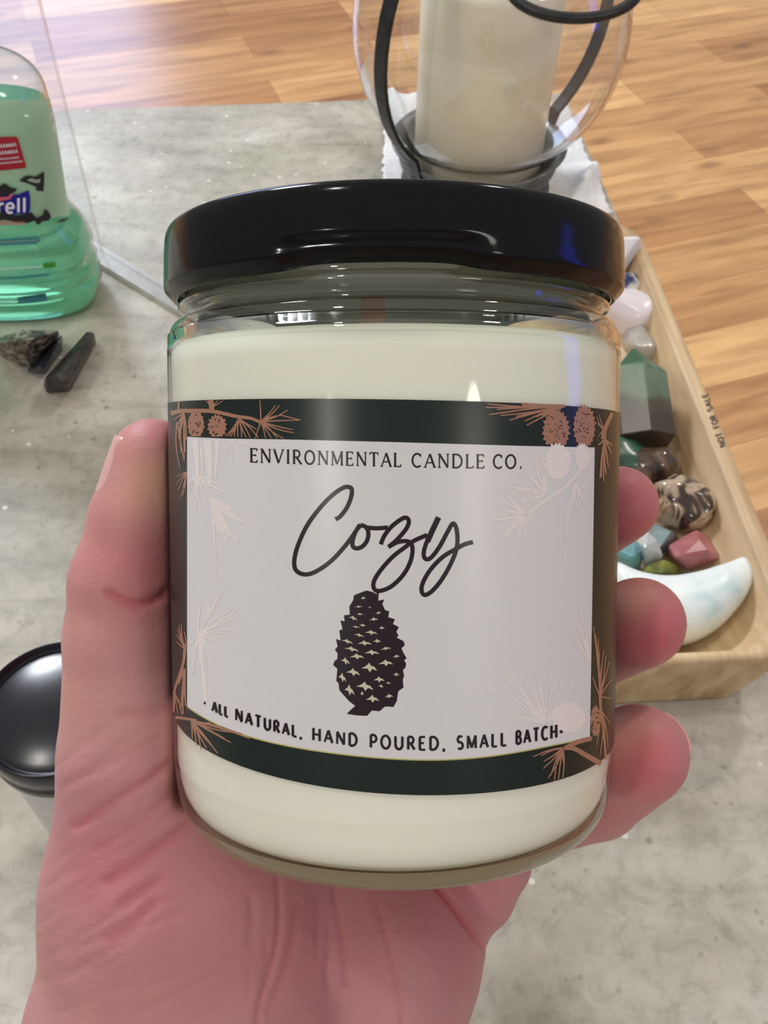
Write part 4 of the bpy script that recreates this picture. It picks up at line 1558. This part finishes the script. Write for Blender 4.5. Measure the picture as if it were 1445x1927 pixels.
STM = [pbr('sticker_red', lin(168, 24, 44), .4), pbr('sticker_blue', lin(14, 18, 148), .4), pbr('print_black', lin(28, 26, 34), .4), pbr('print_white', lin(236, 238, 246), .4),
       pbr('print_pink', lin(214, 96, 112), .4), pbr('print_teal', lin(64, 130, 136), .4), pbr('print_green', lin(66, 146, 44), .4), pbr('label_film', lin(166, 206, 182), .3)]
pb = Print([on_bottle(.0004), on_bottle(.0009), on_bottle(.0013), on_bottle(.0017)])
# translucent frosted label film filling the upper face
film = thin_glass('frosted_film', (0.86, 0.94, 0.88, 1), 0.3, 1.4, 1.0)
fm = film.node_tree
dn = fm.nodes.new('ShaderNodeBsdfDiffuse')
dn.inputs[0].default_value = lin(184, 206, 180)
mx = fm.nodes.new('ShaderNodeMixShader')
mx.inputs[0].default_value = 0.72
src = fm.nodes['Material Output'].inputs['Surface'].links[0].from_socket
fm.links.new(src, mx.inputs[1])
fm.links.new(dn.outputs[0], mx.inputs[2])
fm.links.new(mx.outputs[0], fm.nodes['Material Output'].inputs['Surface'])
STM[7] = film
FILM = 7
pb.poly([(-70, 190), (96, 186), (103, 215), (131, 404), (60, 416), (-60, 425)], FILM, 0, 14)
cb_ = crop(0, 230, 6.424)
pb.poly(cb_([(-420, 190), (190, 175), (215, 190), (318, 530), (305, 555), (-330, 620)]), 0, 1, 14)
pb.poly([(-60, 372), (8, 366), (34, 366), (54, 358), (57, 372), (57, 392), (54, 401), (0, 406), (-60, 410)], 1, 1, 12)
slope = lambda x: 399 - (x - 48) * 0.06
write(pb, 'urell', -26, 49, slope, 27, 4.6, 3, 2, False, 0.16)
pb.stroke([(-38, 411), (-38, 378)], 4.6, 3, 2)
pb.stroke([(-38, 380), (-30, 382), (-28, 390), (-38, 394)], 4.2, 3, 2)
# red notice lettering in small white bars
for (y, segs) in ((278, [(-20, 28)]), (291, [(-20, 32)]), (301, [(0, 36)]), (309, [(-10, 40)])):
    for x0, x1 in segs:
        x = x0
        while x < x1:
            wv_ = RND.uniform(2.5, 5)
            hh_ = 7 if y < 295 else 3.5
            pb.stroke([(x, y - x * 0.1), (x + wv_ * .4, y - hh_ - x * 0.1), (x + wv_, y - x * .1)], 1.3, 3, 2, step=2)
            x += wv_ + 1.6
# dark leaf drawings
leaf = smooth_line([(230, 712), (290, 660), (350, 645), (430, 655), (490, 625), (535, 610), (525, 830), (500, 830), (435, 825), (440, 790), (350, 745), (230, 712)], 4)
pb.poly(cb_(leaf), 2, 1, 10)
pb.poly(cb_([(325, 700), (380, 675), (430, 695), (490, 685), (480, 730), (430, 735), (370, 720)]), FILM, 2, 10)
pb.poly(cb_([(-80, 790), (0, 770), (60, 735), (110, 780), (160, 800), (205, 795), (190, 840), (120, 870), (0, 900), (-80, 910)]), 2, 2, 10)
pb.poly(cb_([(-60, 910), (100, 900), (130, 860), (160, 880), (120, 930), (0, 955), (-60, 955)]), 4, 2, 10)
pb.poly(cb_([(-60, 1130), (30, 1060), (60, 1110), (200, 1125), (300, 1110), (380, 1090), (440, 1160), (520, 1120), (545, 1050), (590, 1080), (620, 1140), (590, 1190), (510, 1200), (480, 1235), (440, 1230), (420, 1190), (340, 1220), (200, 1210), (60, 1180), (-60, 1190)]), 2, 2, 10)
pb.poly(cb_([(670, 1220), (740, 1175), (815, 1150), (830, 1165), (780, 1195)]), 2, 1, 10)
for x in range(-70, 300, 34):
    pb.stroke(cb_([(x, 1245), (x + 12, 1195), (x + 26, 1240)]), 2.0, 4, 2)
pb.poly(cb_([(-80, 1420), (455, 1380), (495, 1430), (440, 1470), (-80, 1495)]), 5, 1, 10)
for x in range(-40, 430, 26):
    pb.stroke(cb_([(x, 1450 - x * .05), (x + 16, 1448 - x * .05)]), 2.2, 7, 2)
pb.poly(cb_([(520, 1705), (670, 1690), (675, 1750), (530, 1770)]), 6, 1, 10)
for x in range(-60, 500, 24):
    pb.stroke(cb_([(x, 1778 - x * .06), (x + 14, 1776 - x * .06)]), 2.4, 3, 1)
pb.stroke(cb_([(-60, 1890), (200, 1880), (600, 1840)]), 4.0, 5, 1)
pb.poly([(34, 559), (86, 552), (90, 566), (34, 572)], 5, 1, 10)
mk('front_label', pb.v, pb.f, STM, bot, fmat=pb.m)

# clear acrylic stand behind the bottle
M_acr = thin_glass('acrylic', (0.97, 0.975, 0.985, 1), 0.04, 1.5, 1.0)
M_acr_edge = thin_glass('acrylic_edge', (0.97, 0.97, 0.97, 1), 0.25, 1.5, 5.0)
e0 = P(200, 492)
f0, f1 = P(203, 505), P(350, 594)
fd = (f1 - f0); fd.z = 0; fd.normalize()
pd = Vector((-0.985, 0.17, 0))
ac = thing('acrylic_stand', (e0.x, e0.y, ZT), 'clear upright acrylic panel with a flat foot behind the green bottle', 'stand')


def boxv(o_, a, b, c):
    return [o_, o_ + a, o_ + a + b, o_ + b, o_ + c, o_ + a + c, o_ + a + b + c, o_ + b + c]


BF = [(3, 2, 1, 0), (4, 5, 6, 7), (0, 1, 5, 4), (1, 2, 6, 5), (2, 3, 7, 6), (3, 0, 4, 7)]
pn = Vector((-pd.y, pd.x, 0))
V = boxv(Vector((0, 0, 0.0035)), pd * 0.22, pn * 0.003, Vector((0, 0, 0.28)))
pnl = mk('panel', V, BF, [M_acr, M_acr_edge], ac, smooth=False, fmat=[0, 1, 0, 1, 0, 1])
fixn(pnl)
fn_ = Vector((-fd.y, fd.x, 0))
V = boxv(fd * -0.10 - fn_ * 0.006, fd * 0.21, fn_ * 0.011, Vector((0, 0, 0.0034)))
fixn(mk('foot', V, BF, [M_acr_edge], ac, smooth=False))

# ------------------------------------------------------------------ rocks on the left
def rock(name, pts, m, label, cat='stone', bev=0.0006, group=None, smooth=False, disp=0.0, seed=0, sub=0):
    c = sum((Vector(p) for p in pts), Vector()) / len(pts)
    zmin = min(p[2] for p in pts)
    loc = Vector((c.x, c.y, zmin))
    o = hull(pts, name, m, loc=loc, bev=bev, smooth=smooth)
    if sub:
        s = o.modifiers.new('subdivision', 'SUBSURF')
        s.subdivision_type = 'SIMPLE' if not smooth else 'CATMULL_CLARK'
        s.levels = s.render_levels = sub
    if disp:
        tx = bpy.data.textures.new(name + '_bumps', 'CLOUDS')
        tx.noise_scale = 0.006
        dm = o.modifiers.new('bumps', 'DISPLACE')
        dm.texture = tx
        dm.strength = disp
        dm.mid_level = 0.6
    tag(o, label, cat, group)
    return o


def P3(px, py, dz):
    return tuple(P(px, py, ZT + dz))


M_pyrite = noisy('grey_pyrite', [lin(66, 60, 54), lin(120, 112, 100), lin(190, 182, 168)], 300, 0.30, bump=0.8, bump_scale=320, metal=0.35, lo=.36, hi=.68)
M_blueblk = noisy('blue_black_stone', [lin(22, 24, 36), lin(44, 48, 68)], 120, 0.3, bump=0.2)
M_tour = noisy('black_tourmaline', [lin(30, 27, 25), lin(62, 56, 50)], 220, 0.4, bump=0.6, bump_scale=260, stretch=(1, 1, .3))
rock('pyrite', [P3(-8, 664, .0), P3(40, 690, .0), P3(60, 694, .001), P3(112, 640, .0), P3(60, 622, .0), P3(-20, 640, 0), P3(-14, 640, .012), P3(20, 656, .016), P3(0, 645, .02), P3(50, 672, .012), P3(55, 640, .024), P3(100, 625, .02), P3(112, 622, .016), P3(40, 622, .022)],
     M_pyrite, 'glittering grey rough rock in front of the green bottle', disp=0.0018, sub=3)
rock('dark_crystal', [P3(48, 700, 0), P3(85, 705, 0), P3(118, 660, 0), P3(118, 640, 0), P3(75, 690, .012), P3(62, 696, .008), P3(110, 640, .014), P3(117, 628, .008), P3(85, 694, .006)],
     M_blueblk, 'smooth blue black stone wedged beside the glittering grey rock', bev=.0012)
rock('tourmaline', [P3(160, 640, 0), P3(182, 645, 0), P3(80, 725, 0), P3(132, 738, 0), P3(88, 740, 0), P3(165, 622, .011), P3(178, 625, .010), P3(84, 712, .013), P3(100, 705, .015), P3(130, 722, .012), P3(118, 700, .016), P3(150, 660, .016), P3(175, 650, .010)],
     M_tour, 'dark brown black stick shaped stone pointing at the bottle corner', bev=.001, disp=0.0008, sub=2)

# ------------------------------------------------------------------ small round tin, lower left
TR = 145 / FPX
th_ = 0.080
tc_ = P(103, 1330, ZT + th_)
tdep = (tc_ - CAM).dot(CF)
tr = TR * tdep
tin = thing('lidded_jar', (tc_.x, tc_.y, ZT), 'small round pale jar with domed glossy black lid left of the hand', 'jar')
M_tinlid = pbr('domed_black_lid', (0.006, 0.007, 0.012, 1), 0.22, spec=0.55)
M_tinbody = noisy('pale_jar_body', [lin(186, 186, 182), lin(206, 206, 202)], 60, 0.3)
V, Fc = lathe([(0, 0), (tr * .86, 0), (tr * .9, .002), (tr * .9, th_ - .014), (tr * .8, th_ - .010), (0, th_ - .010)], 72)
fixn(mk('body', V, Fc, M_tinbody, tin))
lp = [(0, th_ + .0008), (tr * .3, th_ + .0006), (tr * .6, th_), (tr * .84, th_ - .0009), (tr * .90, th_ - .0012), (tr * .955, th_ + .0006), (tr * .985, th_ + .0002), (tr * 1.0, th_ - .002), (tr * .998, th_ - .0045), (tr * .975, th_ - .0075),
      (tr * .99, th_ - .009), (tr * .985, th_ - .0115), (tr * .95, th_ - .0125), (tr * .91, th_ - .0125), (tr * .91, th_ - .008), (0, th_ - .008)]
V, Fc = lathe(smooth_profile(lp, 3), 96)
fixn(mk('lid', V, Fc, M_tinlid, tin))

# ------------------------------------------------------------------ wooden tray with stones
def tray_wood():
    m = noisy('pale_wood', [lin(176, 142, 102), lin(204, 174, 134), lin(220, 194, 154)], 1.0, 0.5, detail=5, distort=0.4, stretch=(14, 160, 60), lo=.3, hi=.7)
    return m


ZR = ZT + 0.034
r0, r1 = P(1212, 455, ZR), P(1445, 1012, ZR)
rdir = (r1 - r0); rdir.z = 0; rdir.normalize()                   # toward the viewer, along the rim
ldir = Vector((rdir.y, -rdir.x, 0))                               # to the left
if ldir.x > 0:
    ldir = -ldir
nearp = P(1300, 1246, ZR)
far0 = P(1160, 416, ZR)
Ln = (nearp - r0).dot(rdir)
Lf = (far0 - r0).dot(rdir)
TW = 0.150
tcn = r0 + rdir * ((Ln + Lf) / 2) + ldir * (TW / 2)
TL = Ln - Lf
tray = thing('wooden_tray', (tcn.x, tcn.y, ZT), 'long pale wooden dough bowl tray full of crystals on the right', 'tray', (0, 0, math.atan2(rdir.y, rdir.x)))


def rrect(lx_, ly_, r, z, seg=10):
    pts = []
    for cx_, cy_, a0 in ((lx_ / 2 - r, ly_ / 2 - r, 0), (-lx_ / 2 + r, ly_ / 2 - r, 90), (-lx_ / 2 + r, -ly_ / 2 + r, 180), (lx_ / 2 - r, -ly_ / 2 + r, 270)):
        for i in range(seg + 1):
            a = math.radians(a0 + 90 * i / seg)
            pts.append((cx_ + r * math.cos(a), cy_ + r * math.sin(a), z))
    return pts


hz = ZR - ZT
rings = [rrect(TL * .97, TW * .84, .010, 0.0), rrect(TL * .975, TW * .86, .012, .003), rrect(TL * .992, TW * .98, .014, hz - .010), rrect(TL * .998, TW * .995, .016, hz - .003), rrect(TL, TW, .017, hz - .001), rrect(TL * .995, TW * .99, .017, hz),
         rrect(TL * .972, TW * .925, .020, hz), rrect(TL * .966, TW * .908, .020, hz - .0012), rrect(TL * .94, TW * .86, .024, hz - .012), rrect(TL * .88, TW * .64, .020, .013), rrect(TL * .85, TW * .54, .018, .0105)]
V, Fc = loft(rings)
M_tray = tray_wood()
bowl = fixn(mk('bowl', V, Fc, M_tray, tray))
bowl.data.polygons.foreach_set('use_smooth', [True] * len(bowl.data.polygons))
# stamped words on the rim
inv = Matrix.Rotation(-math.atan2(rdir.y, rdir.x), 3, 'Z')


def on_tray(off):
    def f(px, py):
        p = P(px, py, ZR + off)
        return inv @ (p - tray.location)
    return f


class RimPrint(Print):
    pass


M_stamp = pbr('stamp_ink', lin(92, 74, 66), .7)
pt_ = Print([on_tray(0.0004)])
# baseline runs up the rim: write in a turned frame
sA, sB = np.array([1366.0, 838.0]), np.array([1331.0, 737.0])
ud = (sB - sA) / np.linalg.norm(sB - sA)
vd = np.array([ud[1], -ud[0]])
if vd[0] > 0:
    vd = -vd


class Turn(Print):
    def stroke(self, pts, w, mi, lay=0, taper=None, step=6.0):
        q = [tuple(sA + ud * p[0] - vd * p[1]) for p in pts]
        Print.stroke(self, q, w, mi, lay, taper, step)


pt_ = Turn([on_tray(0.0003)])
for wd, a, b in (('NOT', 0, 27), ('FOR', 37, 62), ('SALE', 71, 105)):
    write(pt_, wd, a, b, lambda x: 0.0, 11, 2.2, 0, 0, False, 0.2)
mk('stamp', pt_.v, pt_.f, M_stamp, tray)

ZF = 0.0115    # tray floor over the table


def ell_stone(name, px, py, dz, rx, ry, rz, m, label, rot=0.0, cat='crystal', amp=0.15, seed=0.0, tilt=0.0, sub=4, freq=1.4, power=2.0):
    bm = bmesh.new()
    bmesh.ops.create_icosphere(bm, subdivisions=sub, radius=1.0)
    c = P(px, py, ZT + dz)
    R = Matrix.Rotation(rot, 3, 'Z') @ Matrix.Rotation(tilt, 3, 'X')
    for v in bm.verts:
        d = v.co.normalized()
        k_ = 1 + amp * noise.noise(d * freq + Vector((seed, seed * 2, 0)))
        e_ = Vector([math.copysign(abs(t) ** (2 / power), t) for t in d])
        v.co = R @ Vector((e_.x * rx * k_, e_.y * ry * k_, e_.z * rz * k_))
    me = bpy.data.meshes.new(name)
    bm.to_mesh(me)
    bm.free()
    me.materials.append(m)
    me.polygons.foreach_set('use_smooth', [True] * len(me.polygons))
    o = bpy.data.objects.new(name, me)
    COL.objects.link(o)
    o.location = c
    tag(o, label, cat)
    return o


GR = None
M_white = noisy('white_stone', [lin(226, 222, 224), lin(240, 238, 238)], 60, 0.45, sss=.2)
M_sod = noisy('sodalite', [lin(36, 48, 104), lin(90, 96, 130), lin(206, 204, 204), lin(214, 208, 200)], 90, 0.3, lo=.40, hi=.62, detail=2)
M_rose = noisy('rose_quartz', [lin(226, 214, 220), lin(240, 230, 234)], 40, 0.22, sss=.3)
M_clear = noisy('cloudy_quartz', [lin(206, 204, 196), lin(228, 227, 222)], 90, 0.14, trans=.45, bump=.3)
M_fluor = noisy('green_fluorite', [lin(58, 66, 56), lin(74, 108, 86), lin(112, 142, 118), lin(66, 116, 84)], 42, 0.28, trans=.15, lo=.30, hi=.7, distort=1.0)
M_mal = noisy('deep_green_stone', [lin(40, 66, 54), lin(70, 104, 84)], 90, 0.25)
M_brown = noisy('brown_agate', [lin(52, 38, 30), lin(92, 70, 56), lin(140, 114, 94)], 70, 0.14, distort=1.5, coat=.4)
M_zebra = noisy('banded_jasper', [lin(54, 40, 32), lin(88, 68, 56), lin(176, 152, 128), lin(188, 166, 142), lin(64, 48, 38)], 62, 0.16, distort=2.2, lo=.36, hi=.64, detail=1, coat=.4)
M_aqua = noisy('pale_aqua', [lin(138, 160, 162), lin(166, 184, 184)], 60, 0.25, trans=.2)
M_teal = noisy('teal_stone', [lin(104, 152, 154), lin(132, 176, 176)], 50, 0.3)
M_red = noisy('rose_red_stone', [lin(150, 82, 86), lin(180, 112, 112)], 70, 0.35)
M_olive = noisy('olive_jade', [lin(104, 110, 44), lin(150, 152, 82)], 70, 0.35)
M_moon = noisy('blue_white_calcite', [lin(196, 218, 218), lin(226, 234, 232), lin(238, 242, 238)], 50, 0.32, lo=.33, hi=.62, sss=.2)
M_horn = noisy('silvery_white_quartz', [lin(200, 206, 206), lin(232, 236, 236)], 50, .15, trans=.25)

# white wedge at the far end
WZ = ZF + .012
rock('white_stone_wedge', [P3(1150, 452, WZ), P3(1206, 444, WZ + .02), P3(1209, 462, WZ + .012), P3(1168, 524, WZ), P3(1140, 500, WZ), P3(1150, 446, WZ + .022), P3(1160, 506, WZ + .014), P3(1130, 470, WZ + .01)], M_white, 'white wedge shaped stone at the far end of the wooden tray', 'crystal', bev=.0015)
ell_stone('sodalite', 1178, 540, ZF + .014, .0068, .0075, .007, M_sod, 'small blue and white mottled stone behind the pale pink one', .4, seed=2.0, amp=.2)
ell_stone('rose_quartz', 1187, 594, ZF + .0105, .0125, .0098, .0105, M_rose, 'pale pink tumbled stone just right of the jar neck', math.radians(-42), seed=3.3, amp=.10, power=3.2)
rock('quartz_chunk', [P3(1160, 640, ZF), P3(1180, 616, ZF + .01), P3(1205, 606, ZF + .014), P3(1230, 622, ZF + .010), P3(1258, 648, ZF + .006), P3(1262, 660, ZF), P3(1246, 688, ZF), P3(1236, 690, ZF + .006), P3(1172, 668, ZF), P3(1190, 652, ZF + .018), P3(1228, 650, ZF + .017)], M_clear, 'cloudy clear quartz chunk between the pink stone and green tower', 'crystal', bev=.0012)
# green point
n_, l_, b_ = M_fluor.node_tree.nodes, M_fluor.node_tree.links, M_fluor.node_tree.nodes['Principled BSDF']
g0, g1 = P(1212, 835, ZT + .02), P(1192, 652, ZT + .04)
geo_ = n_.new('ShaderNodeNewGeometry')
vs_ = n_.new('ShaderNodeVectorMath'); vs_.operation = 'SUBTRACT'; vs_.inputs[1].default_value = g0
l_.new(geo_.outputs['Position'], vs_.inputs[0])
vd_ = n_.new('ShaderNodeVectorMath'); vd_.operation = 'DOT_PRODUCT'; vd_.inputs[1].default_value = (g1 - g0) / (g1 - g0).length_squared
l_.new(vs_.outputs[0], vd_.inputs[0])
ns_ = n_.new('ShaderNodeTexNoise'); ns_.inputs['Scale'].default_value = 75; ns_.inputs['Detail'].default_value = 3
l_.new(geo_.outputs['Position'], ns_.inputs['Vector'])
ma_ = n_.new('ShaderNodeMath'); ma_.operation = 'MULTIPLY_ADD'; ma_.inputs[1].default_value = 0.55
l_.new(ns_.outputs['Fac'], ma_.inputs[0]); l_.new(vd_.outputs['Value'], ma_.inputs[2])
rf_ = n_.new('ShaderNodeValToRGB')
ee = rf_.color_ramp.elements
ee[0].position, ee[0].color = 0.42, lin(78, 68, 56)
ee[1].position, ee[1].color = 1.12, lin(58, 100, 74)
for p_, c_ in ((0.60, lin(92, 88, 74)), (0.70, lin(112, 130, 106)), (0.92, lin(122, 144, 120))):
    q_ = ee.new(p_); q_.color = c_
l_.new(ma_.outputs[0], rf_.inputs[0])
l_.new(rf_.outputs[0], b_.inputs['Base Color'])
gb, gt_ = P(1212, 830, ZT + ZF + .013), P(1192, 652, ZT + ZF + .030)
gd = (gt_ - gb)
gl_ = gd.length
gd.normalize()
ga = gd.orthogonal().normalized()
gb2 = gd.cross(ga)
pts = []
for i in range(6):
    a = math.radians(60 * i + 18)
    rr_ = 0.0125 * (1 + 0.12 * math.sin(i * 2.3))
    e_ = ga * math.cos(a) + gb2 * math.sin(a)
    pts.append(gb + e_ * rr_ * 1.05)
    pts.append(gb + e_ * rr_ + gd * (gl_ * (0.66 + 0.06 * math.sin(i * 1.7))))
pts.append(gt_)
rock('fluorite_tower', [tuple(p) for p in pts], M_fluor, 'large faceted green crystal point with dark base in the tray', 'crystal', bev=.0006)
ell_stone('green_stone', 1166, 868, ZF + .010, .012, .012, .0095, M_mal, 'deep green stone tucked between the jar and brown agate', .3, seed=5)
ell_stone('brown_agate', 1226, 884, ZF + .010, .0125, .0092, .0095, M_brown, 'glossy brown tumbled stone just below the green crystal point', math.radians(20), seed=7, amp=.2)
ell_stone('banded_jasper', 1283, 946, ZF + .011, .0135, .0105, .010, M_zebra, 'brown and cream swirled stone above the red stone', math.radians(-35), seed=9, amp=.28)
rock('aqua_slab', [P3(1212, 1000, ZF), P3(1230, 984, ZF + .006), P3(1275, 1004, ZF + .006), P3(1280, 1012, ZF), P3(1250, 1050, ZF), P3(1216, 1040, ZF), P3(1240, 1030, ZF + .014), P3(1262, 1000, ZF + .012)], M_aqua, 'pale blue grey stone left of the red one', 'crystal', bev=.001)
rock('teal_stone', [P3(1140, 1010, ZF), P3(1196, 1010, ZF + .008), P3(1212, 1040, ZF + .010), P3(1206, 1085, ZF), P3(1160, 1090, ZF), P3(1130, 1060, ZF), P3(1150, 1030, ZF + .014), P3(1195, 1050, ZF + .016)], M_teal, 'teal stone between two fingertips beside the jar', 'crystal', bev=.002)
rock('quartz_point', [P3(1198, 1018, ZF + .014), P3(1216, 996, ZF + .018), P3(1238, 1016, ZF + .016), P3(1249, 1046, ZF + .012), P3(1236, 1068, ZF + .006), P3(1214, 1072, ZF + .004), P3(1212, 1030, ZF + .022), P3(1206, 1060, ZF)], M_horn, 'clear silvery quartz point leaning between teal and red stones', 'crystal', bev=.0008)
rock('red_stone', [P3(1250, 1042, ZF), P3(1256, 1026, ZF + .012), P3(1312, 994, ZF + .012), P3(1322, 1000, ZF + .010), P3(1362, 1046, ZF + .006), P3(1366, 1056, ZF), P3(1300, 1078, ZF), P3(1290, 1070, ZF + .012), P3(1340, 1052, ZF + .013), P3(1272, 1050, ZF + .017), P3(1312, 1012, ZF + .016), P3(1335, 1040, ZF + .016)], M_red, 'rosy red block stone above the white crescent', 'crystal', bev=.002)
rock('olive_stone', [P3(1200, 1078, ZF + .006), P3(1222, 1060, ZF + .012), P3(1250, 1052, ZF + .014), P3(1275, 1064, ZF + .010), P3(1286, 1084, ZF), P3(1240, 1096, ZF), P3(1206, 1094, ZF), P3(1246, 1076, ZF + .018)], M_olive, 'olive green stone peeking over the white crescent', 'crystal', bev=.002)
# crescent
inner_px = [(1434, 1042), (1424, 1036), (1400, 1042), (1360, 1060), (1310, 1075), (1255, 1082), (1205, 1076), (1168, 1062), (1140, 1045), (1126, 1034)]
outer_px = [(1435, 1046), (1432, 1068), (1418, 1100), (1388, 1146), (1340, 1190), (1280, 1212), (1225, 1198), (1172, 1160), (1138, 1100), (1122, 1040)]
inn, out_ = smooth_line(inner_px, 5), smooth_line(outer_px, 5)
rings = []
zm = ZT + ZF + .012
for a_, b_ in zip(inn, out_):
    A_, B_ = P(a_[0], a_[1], zm + .004), P(b_[0], b_[1], zm - .002)
    A_.z = B_.z = zm
    c_ = (A_ + B_) / 2
    hw = (B_ - A_) / 2
    hgt = min(0.0095, hw.length * 0.95 + 0.0006)
    ring_ = []
    for j_ in range(20):
        t_ = 2 * math.pi * j_ / 20
        cx_, sx_ = math.cos(t_), math.sin(t_)
        cx_ = math.copysign(abs(cx_) ** .75, cx_); sx_ = math.copysign(abs(sx_) ** .75, sx_)
        ring_.append(tuple(c_ + hw * cx_ + Vector((0, 0, hgt * sx_))))
    rings.append(ring_)
V, Fc = loft(rings)
cen = P(1330, 1130, ZT + ZF)
mo = fixn(mk('crescent_moon', V, Fc, M_moon, loc=(cen.x, cen.y, ZT + ZF)))
tag(mo, 'white and pale blue carved crescent moon at the near end of the tray', 'crystal')
